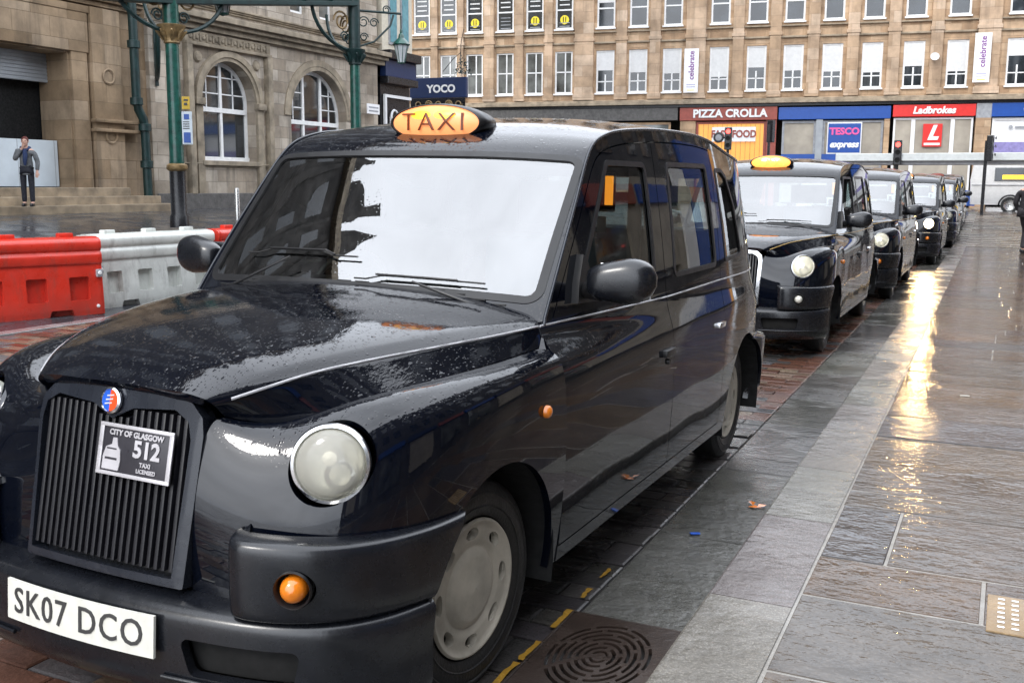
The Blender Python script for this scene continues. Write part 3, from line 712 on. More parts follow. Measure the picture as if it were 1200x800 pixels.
    for cx in (-.055, .055):
        vs = [(cx, face(cx, zc + .028) - .0012, zc + .030)]; fs = []
        for r_ in (1, 2, 3):
            for i in range(24): t_ = 2 * math.pi * i / 24; x = cx + .048 * r_ / 3 * math.cos(t_); z = zc + .030 + .018 * r_ / 3 * math.sin(t_); vs.append((x, face(x, z) - .0012, z))
        for i in range(24): fs.append((0, 1 + i, 1 + (i + 1) % 24))
        for r_ in range(2):
            for i in range(24): fs.append((1 + r_ * 24 + i, 1 + (r_ + 1) * 24 + i, 1 + (r_ + 1) * 24 + (i + 1) % 24, 1 + r_ * 24 + (i + 1) % 24))
        core.add(vs, fs, M['amber_core'])
    core.build('sign_bulb_glow', parent=so, smooth=80)
    tv, tf = text_geo('TAXI', .105, ext=.0025, bold=-.0012, sx=1.0, spacing=1.15, res=2)
    wmax = max(abs(v.x) for v in tv); sx = .148 / wmax; t = G()
    t.add([(v.x * sx, face(v.x * sx, zc + v.y) - .0075 - v.z, zc - .002 + v.y) for v in tv], tf, M['sign_letter']); t.build('sign_lettering', parent=so)
    # wheels
    def wheel(s, y, steer):
        e = bpy.data.objects.new('wheel', None); COL.objects.link(e); e.parent = root; e.location = (.705 * s, y, .335); e.rotation_euler = (0, 0, steer); e.empty_display_size = .2
        T = frame_T((0, 0, 0), (0, s, 0), (0, 0, 1))   # local z -> outward x
        t = G(); t.lathe([(.22, -.085), (.30, -.09), (.325, -.075), (.335, -.05), (.336, .0), (.335, .05), (.328, .072), (.305, .088), (.27, .094), (.235, .088), (.222, .080)], 56, M['tyre'], T)
        for r_ in (.25, .29): t.lathe([(r_, .0915), (r_ + .004, .0945), (r_ + .008, .0925)], 56, M['tyre'], T)
        t.build('tyre', parent=e, smooth=35)
        # hub cap: lathed disc with dark oval slots cut through
        nr, na_ = 44, 160; rr = np.linspace(.002, .216, nr); th = np.linspace(0, 2 * np.pi, na_ + 1)
        zz = np.interp(rr, [0, .10, .118, .124, .15, .19, .200, .208, .212, .216], [.094, .086, .078, .070, .078, .080, .084, .090, .090, .082])
        RR, TH = np.meshgrid(rr, th, indexing='ij'); ZZ = np.repeat(zz[:, None], na_ + 1, 1)
        P_ = np.stack([ZZ * s, RR * np.cos(TH), RR * np.sin(TH)], -1); sh = Sheet(P_, np.stack([RR, TH], -1)); 
        if sh.Nn[20 * (na_ + 1) + 5][0] * s < 0: sh = Sheet(P_, np.stack([RR, TH], -1), flip=True)
        ang = (sh.A[:, 1] + np.pi / 8) % (np.pi / 4) - np.pi / 8
        d = np.hypot((ang * sh.A[:, 0]) / .033, (sh.A[:, 0] - .171) / .019) - 1
        sheet_obj(sh.clip(-d * .02).flange(.03), 'hub_cap', M['hub'], e)
        r2 = G(); r2.lathe([(.224, .080), (.222, .04), (.0, .03)], 40, M['dark'], T); r2.lathe([(.22, -.085), (0, -.07)], 30, M['dark'], T); r2.build('rim', parent=e, smooth=40)
    for y, st in ((.76, R(-6)), (RWY, 0)):
        for s in (1, -1): wheel(s, y, st)
    # wheel wells, floor and cabin
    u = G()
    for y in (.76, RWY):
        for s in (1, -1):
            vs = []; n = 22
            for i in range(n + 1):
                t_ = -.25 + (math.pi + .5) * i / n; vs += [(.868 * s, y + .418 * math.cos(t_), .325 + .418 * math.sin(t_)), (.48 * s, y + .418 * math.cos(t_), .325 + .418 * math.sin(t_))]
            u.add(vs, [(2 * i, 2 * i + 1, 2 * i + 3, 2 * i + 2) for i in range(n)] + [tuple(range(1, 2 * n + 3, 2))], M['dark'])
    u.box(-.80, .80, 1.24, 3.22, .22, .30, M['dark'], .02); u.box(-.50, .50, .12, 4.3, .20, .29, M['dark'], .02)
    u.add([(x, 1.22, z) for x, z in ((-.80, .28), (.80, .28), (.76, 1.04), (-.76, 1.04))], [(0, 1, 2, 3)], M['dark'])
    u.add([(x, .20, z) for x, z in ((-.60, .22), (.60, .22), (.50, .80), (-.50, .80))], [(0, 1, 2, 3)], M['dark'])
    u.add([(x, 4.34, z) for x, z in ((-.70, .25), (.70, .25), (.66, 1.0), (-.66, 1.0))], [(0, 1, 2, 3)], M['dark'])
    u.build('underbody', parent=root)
    i_ = G(); i_.box(-.72, .72, 1.20, 1.62, .95, 1.115, M['trim'], .05); i_.box(-.55, -.15, 1.45, 1.62, 1.08, 1.16, M['trim'], .03); i_.build('dashboard', parent=root, smooth=40)
    st = G(); T = Matrix.Translation((-.36, 1.74, 1.07)) @ Matrix.Rotation(R(-28), 4, 'X')
    st.tube([T @ Vector((.19 * math.cos(t_), 0, .19 * math.sin(t_))) for t_ in np.linspace(0, 2 * math.pi, 33)[:-1]], .014, 8, M['trim'], closed=True)
    st.box(-.17, .17, -.01, .015, -.02, .02, M['trim'], .01, T); st.tube([T @ Vector((0, 0, 0)), (-.36, 1.5, 1.0)], .03, 8, M['trim']); st.build('steering_wheel', parent=root, smooth=40)
    d = G(); d.box(-.62, -.12, 1.95, 2.40, .45, .72, M['seat'], .06); d.box(-.60, -.14, 2.25, 2.42, .70, 1.33, M['seat'], .06); d.box(-.48, -.26, 2.28, 2.38, 1.34, 1.52, M['seat'], .04); dso = d.build('driver_seat', parent=root, smooth=40)
    b2 = G(); b2.box(-.05, .62, 2.05, 2.34, .40, 1.02, M['seat'], .04); b2.box(.10, .60, 2.10, 2.30, 1.02, 1.33, M['teal'], .05); b2.build('luggage_rack', parent=root, smooth=40)
    pt = G(); pt.box(-.76, .76, 2.44, 2.47, .30, 1.10, M['trim'], .005); pt.box(-.70, -.64, 2.44, 2.47, 1.1, 1.66, M['trim'], .005); pt.box(.64, .70, 2.44, 2.47, 1.1, 1.66, M['trim'], .005); pt.box(-.64, .64, 2.44, 2.47, 1.58, 1.66, M['trim'], .005)
    pt.box(.12, .50, 2.425, 2.437, 1.36, 1.56, M['cream'], .002); pt.box(.35, .50, 2.425, 2.436, 1.14, 1.34, M['cream'], .002)
    pt.build('partition', parent=root, smooth=40)
    c_ = G(); c_.box(.50, .60, 2.36, 2.40, 1.43, 1.60, M['trim'], .006); c_.box(.565, .603, 2.352, 2.358, 1.46, 1.585, M['orange_tag'], .002); c_.box(.53, .57, 2.36, 2.37, 1.34, 1.41, M['cream'], .003); c_.build('fare_meter', parent=root, smooth=40)
    rs = G(); rs.box(-.66, .66, 3.55, 4.05, .45, .74, M['seat'], .06); rs.box(-.66, .66, 3.95, 4.15, .70, 1.30, M['seat'], .06); rs.build('rear_seat', parent=root, smooth=40)
    # wipers: the arms sweep the same way
    def wiper(px, tipx, ptip):
        w_ = G()
        def on(x, a, lift):   # point on the windscreen
            j = int(np.argmin(abs(ca - a))); i = int(np.argmin(abs(RP[j, :, 0] - x))); p = RP[j, i]; n = roof_sheet.Nn[j * 121 + i]; return tuple(p + n * lift)
        p0 = on(px, 1.285, .02); p1 = on((px * .45 + tipx * .55), ptip - .02, .045); 
        w_.cyl(tuple(np.array(p0) - [0, .015, .02]), p0, .018, 12, M['trim']); w_.tube([p0, on(px * .8 + tipx * .2, 1.30, .045), p1], [.007, .006, .0045], 8, M['trim'])
        bl_ = [on(px * (1 - t_) + tipx * t_, ptip + .010 * math.sin(3.1 * t_), .013) for t_ in np.linspace(.12, 1.02, 10)]
        w_.tube(bl_, .0035, 6, M['rubber']); bl2 = [on(px * (1 - t_) + tipx * t_, ptip + .010 * math.sin(3.1 * t_), .019) for t_ in np.linspace(.3, .85, 8)]; w_.tube(bl2, .004, 6, M['trim'])
        w_.tube([bl_[3], bl2[2]], .005, 6, M['trim']); w_.tube([bl_[7], bl2[6]], .005, 6, M['trim'])
        return w_.build('wiper', parent=root, smooth=50)
    wiper(-.62, -.02, 1.40); wiper(.60, .02, 1.345)
    ve = G()
    for k in range(16):
        x = -.60 + k * .08; j = 8; z = np.interp(abs(x), [0, .39, .7], [1.182, 1.17, 1.118]); ve.box(x - .03, x + .03, 1.262, 1.268, z - .002, z + .004, M['trim'], .001)
    ve.build('cowl_vent', parent=root)

hero = empty('taxi', (0, 0, 0), 0, label='nearest black taxi with number plate SK07 DCO and an orange TAXI roof sign', cat='taxi', group='black taxis queuing along the kerb')
hero.rotation_euler = (0, R(.8), 0)
make_taxi(hero)
SUNROT = 200; EXPO = .74
# ------------------------------------------------------------------ ground
def gz(x, y):
    x = np.asarray(x, float); y = np.asarray(y, float)
    return .72 * sstep(-x, 9.0, 21.0) + .5 * sstep(y, 24, 47) * (1 - sstep(-x, 9, 21))
def kx(y): return 1.30 - .0155 * (np.asarray(y, float) - 1)      # kerb line
def wet(name, col, rough=(.10, .34), var=.25, bs=.35, scale=7, attr=False, spec=.5, fine=60, pud=.5, ripple=0, speck=(.86, 1.25)):
    m, nt, b = new_mat(name); setp(b, spec=spec)
    b.inputs['IOR'].default_value = 1.38
    v = coords(nt)
    n1 = noise(nt, v, scale, 6, .6)
    base = ramp(nt, n1, [(.28, tuple(c * (1 - var) for c in col)), (.72, tuple(c * (1 + var) for c in col))])
    if attr:
        at = N(nt, 'ShaderNodeVertexColor'); at.layer_name = 'Col'
        base = mixc(nt, 1.0, at.outputs[0], ramp(nt, n1, [(.28, 1 - var), (.72, 1 + var)]), 'MULTIPLY')
    sp = ramp(nt, noise(nt, v, fine * 2.2, 3), [(.5, speck[0]), (.72, speck[1])])
    base = mixc(nt, 1.0, base, sp, 'MULTIPLY')
    nt.links.new(base, b.inputs['Base Color'])
    mask = ramp(nt, noise(nt, v, 1.5, 5, .6), [(.5 - pud * .16, 0.0), (.5 + .12, 1.0)])       # 0 = standing water
    nt.links.new(ramp(nt, mask, [(0, rough[0]), (1, rough[1])]), b.inputs['Roughness'])
    h = math_(nt, 'ADD', math_(nt, 'MULTIPLY', noise(nt, v, fine * .35, 5, .6), 1.0), math_(nt, 'MULTIPLY', noise(nt, v, fine * 1.6, 3, .6), .35))
    if ripple:
        vr = coords(nt, (5, 13, 5)); h = math_(nt, 'ADD', h, math_(nt, 'MULTIPLY', noise(nt, vr, 1.0, 4, .55), ripple)); h = math_(nt, 'ADD', h, math_(nt, 'MULTIPLY', noise(nt, vr, 3.1, 3, .55), ripple * .35))
    h = math_(nt, 'MULTIPLY', h, math_(nt, 'ADD', math_(nt, 'MULTIPLY', mask, .7), .3))
    nt.links.new(bump(nt, h, bs, .012), b.inputs['Normal'])
    return m
M['asphalt'] = wet('wet_asphalt', (.045, .048, .055), (.08, .35), scale=3, bs=.3)
M['flag'] = wet('wet_flagstone', (.17, .145, .12), (.04, .14), attr=True, bs=.36, fine=30, ripple=2.0, var=.4, pud=1.0)
M['kerb'] = wet('wet_granite_kerb', (.26, .255, .25), (.14, .36), attr=True, bs=.55, var=.2, fine=80, ripple=1.2, speck=(.72, 1.45))
M['sett'] = wet('wet_setts', (.2, .1, .06), (.12, .42), attr=True, bs=.5, fine=60, ripple=.8)
M['joint'] = wet('joint_sand', (.27, .25, .22), (.14, .4), bs=.3, var=.2)
M['joint_dark'] = wet('joint_dark', (.03, .028, .026), (.15, .5), bs=.3, var=.2)
M['iron'] = wet('wet_cast_iron', (.045, .032, .026), (.18, .38), bs=.3, fine=120)
M['brass'] = wet('worn_brass', (.30, .2, .1), (.18, .38), bs=.3, fine=120); 
M['yellow'] = wet('worn_yellow_paint', (.36, .20, .03), (.2, .4), var=.3)
M['setts_far'] = wet('wet_road_far', (.13, .10, .085), (.10, .3), scale=2)

xs = np.concatenate([[-300, -150, -80, -50], np.linspace(-40, 14, 109), [20, 40, 80, 150, 300]]); ys = np.concatenate([[-300, -120, -60], np.linspace(-30, 70, 101), [100, 150, 300]])
X, Y = np.meshgrid(xs, ys, indexing='ij')
inner = (X > -7.1) & (X < 12.1) & (Y > -5.6) & (Y < 62)
Z = gz(X, Y) - np.where(inner, .05, 0)
g = G(); nx_, ny_ = X.shape; idx = np.arange(nx_ * ny_).reshape(nx_, ny_)
g.add(np.stack([X, Y, Z], -1).reshape(-1, 3), [tuple(q) for q in np.stack([idx[:-1, :-1], idx[1:, :-1], idx[1:, 1:], idx[:-1, 1:]], -1).reshape(-1, 4).tolist()])
g.build('ground', M['asphalt'], kind='structure', smooth=60)

def slabs(name, cells, mat, tilt=.003, bev=.006, **k):
    """cells: (corner list of 4 (x, y), z, colour) -> one paving mesh with a colour per stone"""
    V = []; F = []; Cc = []
    for q, z, col in cells:
        c = np.mean(q, 0); o = len(V); ax, ay = rng.normal(0, tilt, 2); dz = rng.normal(0, tilt * .35)
        q = np.array(q)
        for sc_, zo in ((1.0, -.03), (1.0, -.004), (None, 0)):
            for p in q:
                d = p - c; L = np.abs(d); pp = p if sc_ else c + d - np.sign(d) * np.minimum(bev, L * .4)
                V.append((pp[0], pp[1], z + dz + zo + ax * (pp[0] - c[0]) + ay * (pp[1] - c[1])))
        for a in (0, 4):
            for i in range(4): F.append((o + a + i, o + a + (i + 1) % 4, o + a + 4 + (i + 1) % 4, o + a + 4 + i)); Cc.append(col)
        F.append((o + 8, o + 9, o + 10, o + 11)); Cc.append(col)
    me = bpy.data.meshes.new(name); me.from_pydata(V, [], F); me.materials.append(mat)
    ca_ = me.color_attributes.new('Col', 'FLOAT_COLOR', 'CORNER'); data = []
    for f_, c in zip(F, Cc): data += [*c, 1.0] * len(f_)
    ca_.data.foreach_set('color', data); me.update()
    o = bpy.data.objects.new(name, me); COL.objects.link(o); return tag(o, kind='structure', **k)
def jit(c, a): f_ = 1 + random.uniform(-a, a); return tuple(max(.01, v * f_ * (1 + random.uniform(-.04, .04))) for v in c)
PZ = .08
# flagstones of the pavement
rows = [-5.2, -4.5, -3.9, -3.2, -2.5, -1.9, -1.25, -.6, 0, .55, 1.12, 1.77, 2.20, 2.93, 3.20, 3.77, 4.40]
while rows[-1] < 60: rows.append(rows[-1] + random.choice([.45, .6, .62, .75]))
cells = []; jw = .0085
for i in range(len(rows) - 1):
    y0, y1 = rows[i], rows[i + 1]; x = float(kx((y0 + y1) / 2)) + .305
    fixed = {(1.77): [2.19], (2.20): [1.84, 2.95], (2.93): [2.6], (1.12): [2.55]}.get(y0, None)
    cuts = [x] + (fixed if fixed else [])
    while cuts[-1] < 9: cuts.append(cuts[-1] + random.uniform(.6, 1.25))
    for a, b in zip(cuts[:-1], cuts[1:]):
        ka, kb = (float(kx(y0)) - float(kx((y0 + y1) / 2)), float(kx(y1)) - float(kx((y0 + y1) / 2))) if a == cuts[0] else (0, 0)
        j1, j2, j3 = (random.uniform(.0025, .0085) for _ in range(3)); q = [(a + j1 + ka, y0 + j3), (b - j1, y0 + j3), (b - j1, y1 - j2), (a + j1 + kb, y1 - j2)]
        col = jit(random.choice([(.088, .058, .038), (.076, .058, .044), (.056, .053, .052), (.094, .058, .034), (.064, .046, .034)]), .12)
        cells.append((q, PZ + float(gz(2, (y0 + y1) / 2)), col))
slabs('pavement', cells, M['flag'], tilt=.0018, bev=.004)
# mortar bed and right-hand part of the pavement
g = G(); yy = np.linspace(-5.6, 61, 60); vs = []
for y in yy: vs += [(float(kx(y)) + .02, y, PZ - .0035 + float(gz(2, y))), (12.0, y, PZ - .0035 + float(gz(2, y)))]
g.add(vs, [(2 * i, 2 * i + 1, 2 * i + 3, 2 * i + 2) for i in range(len(yy) - 1)]); g.build('pavement_bed', M['joint'], kind='structure')
# kerb stones
cells = []; y = -5.0
ky = [-4.6, -3.7, -2.8, -1.9, -1.0, -.1, .75, 1.62, 2.62, 3.5, 4.45]
while ky[-1] < 60: ky.append(ky[-1] + random.uniform(.8, 1.1))
for a, b in zip(ky[:-1], ky[1:]):
    q = [(float(kx(a)), a + .003), (float(kx(a)) + .30, a + .003), (float(kx(b)) + .30, b - .003), (float(kx(b)), b - .003)]
    cells.append((q, PZ + .002 + float(gz(2, (a + b) / 2)), jit((.19, .178, .160), .14)))
def kerb_obj():
    V = []; F = []; Cc = []
    for q, z, col in cells:
        o = len(V); q = np.array(q); r_ = .012
        prof = [(0, -.12), (0, -r_), (r_ * .3, -r_ * .3), (r_, 0)]
        for yend in (0, 1):
            (xl, yl_), (xr, _) = (q[0], q[1]) if yend == 0 else (q[3], q[2])
            for dx, dz_ in prof: V.append((xl + dx, yl_, z + dz_))
            V.append((xr, yl_, z)); V.append((xr, yl_, z - .05))
        n = 6
        for i in range(n - 1): F.append((o + i, o + i + 1, o + n + i + 1, o + n + i)); Cc.append(col)
        F.append(tuple(o + i for i in range(n))[::-1]); Cc.append(col); F.append(tuple(o + n + i for i in range(n))); Cc.append(col)
    me = bpy.data.meshes.new('kerb'); me.from_pydata(V, [], F); me.materials.append(M['kerb'])
    ca_ = me.color_attributes.new('Col', 'FLOAT_COLOR', 'CORNER'); data = []
    for f_, c in zip(F, Cc): data += [*c, 1.0] * len(f_)
    ca_.data.foreach_set('color', data)
    bm = bmesh.new(); bm.from_mesh(me); bmesh.ops.recalc_face_normals(bm, faces=bm.faces[:]); bm.to_mesh(me); bm.free()
    o = bpy.data.objects.new('kerb', me); COL.objects.link(o); tag(o, kind='structure')
kerb_obj()
# gutter slabs between kerb and setts
cells = []; gy = [-4.6, -3.4, -2.3, -1.2, -.2, .80, 1.41, 2.40, 3.55, 4.75]
while gy[-1] < 60: gy.append(gy[-1] + random.uniform(.9, 1.3))
for a, b in zip(gy[:-1], gy[1:]):
    if abs(a - .80) < .01: continue
    q = [(float(kx(a)) - .415, a + .004), (float(kx(a)) - .004, a + .004), (float(kx(b)) - .004, b - .004), (float(kx(b)) - .415, b - .004)]
    cells.append((q, .004 + float(gz(1, (a + b) / 2)), jit((.10, .096, .088), .16)))
slabs('gutter', cells, M['kerb'], tilt=.002)
# setts of the carriageway
cells = []; BW, BH = .262, .131; y = -5.4; r_i = 0
while y < 36:
    x1 = float(kx(y)) - .425; x = x1 - (BW / 2 if r_i % 2 else 0); first = True
    band = random.random()
    while x > -6.9:
        x0 = x - BW; hi = min(x, x1)
        u_ = random.random()
        col = (.105, .05, .035) if u_ < .46 else ((.17, .12, .085) if u_ < .74 else (.09, .09, .09))
        if x > .25 and y < 4.5 + .5 * random.random(): col = (.045, .042, .042)  # shade beside and beneath the nearest taxi put into the sett colour
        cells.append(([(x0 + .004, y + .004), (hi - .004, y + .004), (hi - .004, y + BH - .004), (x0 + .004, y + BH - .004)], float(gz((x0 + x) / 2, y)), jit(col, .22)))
        if hi < x: pass
        x = x0
        if first and r_i % 2: cells.append(([(x1 - BW / 2 + .004, y + .004), (x1 - .004, y + .004), (x1 - .004, y + BH - .004), (x1 - BW / 2 + .004, y + BH - .004)], float(gz(x1, y)), jit((.05, .045, .043) if y < 4.7 else (.12, .06, .045), .2)))  # kerbside half setts carry the same painted shade near the taxi
        first = False
    y += BH; r_i += 1
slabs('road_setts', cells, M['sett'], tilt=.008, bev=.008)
g = G(); yy = np.linspace(-5.6, 60, 70); vs = []
for y in yy: vs += [(-7.05, y, -.012 + float(gz(-7, y))), (float(kx(y)) + .01, y, -.012 + float(gz(1, y)))]
g.add(vs, [(2 * i, 2 * i + 1, 2 * i + 3, 2 * i + 2) for i in range(len(yy) - 1)]); g.build('road_bed', M['joint_dark'], kind='structure')
g = G(); yy = np.linspace(36.05, 60, 20); vs = []
for y in yy: vs += [(-6.95, y, .0 + float(gz(-7, y))), (float(kx(y)) - .425, y, .0 + float(gz(1, y)))]
g.add(vs, [(2 * i, 2 * i + 1, 2 * i + 3, 2 * i + 2) for i in range(len(yy) - 1)]); g.build('road_far', M['setts_far'], kind='structure')
# pale granite channel on the far side of the setts
cells = []; y = -5
while y < 40:
    cells.append(([(-7.12, y + .004), (-6.93, y + .004), (-6.93, y + .9), (-7.12, y + .9)], .012 + float(gz(-7, y)), jit((.26, .26, .26), .15))); y += .905
slabs('channel', cells, M['kerb'])
# worn yellow line, broken into flakes
g = G(); y = .75
while y < 1.8:
    L = random.uniform(.05, .22); wd = random.uniform(.016, .03); xc = float(kx(y)) - .455 + random.uniform(-.006, .006); n = 6
    lo = [(xc - wd / 2 + random.uniform(-.006, .006), y + L * i / n) for i in range(n + 1)]; hi = [(xc + wd / 2 + random.uniform(-.006, .006), y + L * i / n) for i in range(n + 1)]
    vs = []; 
    for a, b in zip(lo, hi): vs += [(*a, .011), (*b, .011)]
    g.add(vs, [(2 * i, 2 * i + 1, 2 * i + 3, 2 * i + 2) for i in range(n)]); y += L + random.choice([.01, .02, .12])
g.build('road_marking', M['yellow'], kind='structure')
# drain cover with curved slots, in a frame
dc = empty('drain_cover', (1.07, 1.105, 0), R(.9), label='rusty iron drain cover with curved slots beside the kerb', cat='drain cover')
X, Y = np.meshgrid(np.linspace(-.20, .20, 150), np.linspace(-.295, .295, 200), indexing='ij'); s0 = Sheet(np.stack([X, Y, 0 * X + .010], -1), np.stack([X, Y], -1))
if s0.Nn[0][2] < 0: s0 = Sheet(np.stack([X, Y, 0 * X + .010], -1), np.stack([X, Y], -1), flip=True)
rr = np.hypot(s0.A[:, 0] / .66, s0.A[:, 1]); th = np.arctan2(s0.A[:, 1], s0.A[:, 0] / .66)
ringi = np.floor((rr - .02) / .034); mid = ringi * .034 + .037; nseg = np.maximum(2, 2 + ringi * 1.0).astype(int)
aa = (th / (2 * np.pi) * nseg + ringi * .37) % 1.0; slot = np.maximum(np.abs(rr - mid) - .0085, .013 - np.minimum(aa, 1 - aa) * 2 * np.pi * rr / nseg)
slot = np.where((rr > .262) | (rr < .03) | (np.abs(s0.A[:, 0]) > .178), 1.0, slot)
sheet_obj(s0.clip(-slot).flange(.02), 'grating', M['iron'], dc)
g = G()
for a in ((-.212, -.202, -.305, .305), (.202, .212, -.305, .305), (-.202, .202, -.305, -.297), (-.202, .202, .297, .305)): g.box(a[0], a[1], a[2], a[3], -.02, .012, M['iron'], .002)
g.build('frame', parent=dc); G().box(-.2, .2, -.295, .295, -.045, -.04).build('pit', M['dark'], parent=dc)
# little brass cover in the flagstones, litter
wc = empty('water_valve_cover', (2.36, 1.89, PZ + .0), 0, label='small ribbed brass valve cover set into the wet flagstones', cat='valve cover'); g = G(); g.box(-.155, .155, -.17, .17, -.01, .006, M['brass'], .004)
g.build('plate', parent=wc); g = G()
for i in range(6):
    for j in range(7): g.box(-.11 + .044 * i - .012, -.11 + .044 * i + .012, -.13 + .043 * j - .005, -.13 + .043 * j + .005, .006, .010, M['chrome'], .002)
g.build('rib_pattern', parent=wc)
lf = G(); 
for k, (x, y, a) in enumerate(((0, 0, 0), (.03, .02, 1), (-.02, .035, 2))):
    T = Matrix.Translation((x, y, .008 + .004 * k)) @ Matrix.Rotation(a, 4, 'Z'); lf.add([T @ Vector(p) for p in ((-.03, 0, 0), (0, -.018, .006), (.035, 0, .002), (0, .018, .008))], [(0, 1, 2, 3)], M['amber'])
o = lf.build('fallen_leaves', loc=(1.17, 2.92, .0), label='orange fallen leaves lying in the gutter against the kerb', cat='leaves')
o = G().box(-.022, .022, -.01, .01, 0, .006, M['badge_blue'], .002).build('sweet_wrapper', loc=(1.02, 2.42, .008), rot=(0, 0, .5), label='tiny crumpled blue wrapper lying in the gutter', cat='litter')
o = G().tube([(0, 0, 0), (.03, .01, 0), (.062, .012, 0)], .004, 6, simple('paper_white', (.7, .68, .62), .7)).build('cigarette_end', loc=(1.95, 5.9, PZ + .005), label='white cigarette end lying on the wet flagstones', cat='litter')
# ------------------------------------------------------------------ stone and street materials
M['stone_l'] = stone('sandstone_grey_buff', (.31, .255, .195), (.42, .36, .29), (.50, .44, .365), bw=.95, bh=.40, axis='y', soot_dark=.75)
M['stone_lt'] = stone('sandstone_brown', (.21, .145, .085), (.30, .215, .135), (.36, .275, .19), bw=1.2, bh=.55, axis='y', soot_dark=.65, mortar=.008)
M['stone_f'] = stone('sandstone_honey', (.39, .255, .155), (.49, .335, .21), (.55, .395, .26), bw=1.0, bh=.36, axis='x', soot_dark=.35, mortar=.01)
M['stone_p'] = stone('sandstone_pale_pilaster', (.42, .29, .185), (.52, .37, .25), (.58, .44, .32), bw=1.4, bh=.6, axis='x', soot_dark=.3, mortar=.008)
M['mould'] = simple('carved_sandstone', (.27, .225, .165), .85, var=.25, bumps=.4, vscale=2.5)
M['mould_f'] = simple('carved_sandstone_far', (.30, .24, .17), .85, var=.25, bumps=.3, vscale=2.5)
M['step'] = simple('worn_step_stone', (.27, .21, .14), .5, var=.3, bumps=.3, vscale=2)
M['plinth'] = wet('plinth_stone', (.11, .105, .10), (.35, .6), var=.35)
M['green'] = simple('green_ironwork', (.008, .07, .052), .32, var=.3, coat=.3)
M['green_dk'] = simple('dark_green_ironwork', (.006, .026, .025), .45, var=.25)
M['goldp'] = simple('gold_paint', (.24, .16, .07), .45, .2, var=.35)
M['goldy'] = simple('dull_yellow', (.55, .36, .03), .5)
M['soot_dark'] = simple('dark_mirror_stone', (.055, .05, .045), .8, var=.4, vscale=.6)  # kept dark so the unseen blocks mirror as shade in glass and paint
M['teal_glass'] = simple('blue_green_glass', (.12, .28, .32), .1)
M['black'] = simple('black_gloss', (.012, .012, .014), .3, var=.1)
M['white'] = simple('white_paint', (.78, .78, .77), .4, var=.05)
M['frost'] = simple('frosted_glass', (.52, .55, .56), .35, var=.08)
M['panel_w'] = simple('pale_hoarding', (.56, .62, .66), .5, var=.06, vscale=1.5)
M['shutter'] = simple('grey_shutter', (.32, .34, .36), .45, .2, var=.08, vscale=2)
M['pane'] = simple('dark_window_glass', (.02, .025, .03), .06, var=.5, vscale=.9, coat=1.0)
M['pane2'] = simple('window_glass_interior', (.10, .105, .10), .08, var=.6, vscale=.8, coat=1.0)
M['blind'] = simple('white_blind', (.66, .66, .65), .6, var=.04)
M['cream_w'] = simple('cream_render', (.55, .50, .40), .7, var=.08)
M['steel'] = simple('brushed_steel', (.62, .62, .60), .28, .9, var=.08)
def plastic(name, col):
    m, nt, b = new_mat(name); setp(b, rough=.32, coat=.25); v = coords(nt)
    mp = N(nt, 'ShaderNodeMapping'); mp.inputs['Scale'].default_value = (3, 3, .8); nt.links.new(v, mp.inputs[0])
    base = ramp(nt, noise(nt, v, 3, 5), [(.3, tuple(c * .8 for c in col)), (.7, tuple(min(1, c * 1.12) for c in col))])
    base = mixc(nt, ramp(nt, noise(nt, mp.outputs[0], 2.2, 8, .7), [(.52, 0.0), (.75, .55)]), base, (.09, .075, .06))
    base = mixc(nt, ramp(nt, noise(nt, v, 38, 3, .8), [(.66, 0.0), (.72, .5)]), base, (.12, .10, .09))
    sp = N(nt, 'ShaderNodeSeparateXYZ'); nt.links.new(v, sp.inputs[0])
    low = math_(nt, 'MULTIPLY', ramp(nt, sp.outputs[2], [(.02, .7), (.28, 0.0)]), noise(nt, v, 12, 5, .7))
    nt.links.new(mixc(nt, low, base, (.06, .05, .042)), b.inputs['Base Color'])
    nt.links.new(ramp(nt, noise(nt, v, 7, 5), [(.3, .18), (.7, .5)]), b.inputs['Roughness'])
    nt.links.new(bump(nt, noise(nt, v, 26, 4), .12, .01), b.inputs['Normal']); return m
M['red_pl'] = plastic('red_plastic', (.64, .035, .018))
M['white_pl'] = plastic('white_plastic', (.66, .68, .64))
M['signblue'] = simple('sign_blue', (.012, .07, .32), .35, var=.05)
M['signnavy'] = simple('sign_navy', (.010, .025, .085), .4, var=.05)
M['signred'] = simple('sign_red', (.68, .03, .025), .35, var=.05)
M['signbrick'] = simple('sign_maroon', (.30, .07, .05), .5, var=.1)
M['signwhite'] = simple('sign_white', (.80, .80, .80), .4, var=.03)
M['signpink'] = simple('sign_pink', (.85, .10, .32), .4, var=.03)
M['signyellow'] = simple('sign_yellow', (.85, .68, .03), .4, var=.03)
M['purple'] = simple('banner_purple', (.20, .05, .25), .5)
M['lilac'] = simple('lilac_band', (.25, .22, .45), .5)
M['shopwarm'] = emissive('warm_shop_window', (.75, .33, .06), .45)
M['shopglow'] = simple('shop_interior_blind', (.36, .32, .26), .5, var=.15, vscale=1)
M['red_lit'] = emissive('signal_red_lit', (1.0, .04, .03), 5)
M['yellow_reflect'] = emissive('van_reflection_strip', (1.0, .62, .05), .8)  # glowing strip painted as a reflection on the van's side window
M['grey_pl'] = simple('grey_plastic', (.30, .31, .33), .5)
M['conc'] = simple('pale_canopy_panel', (.62, .66, .66), .4, var=.06)

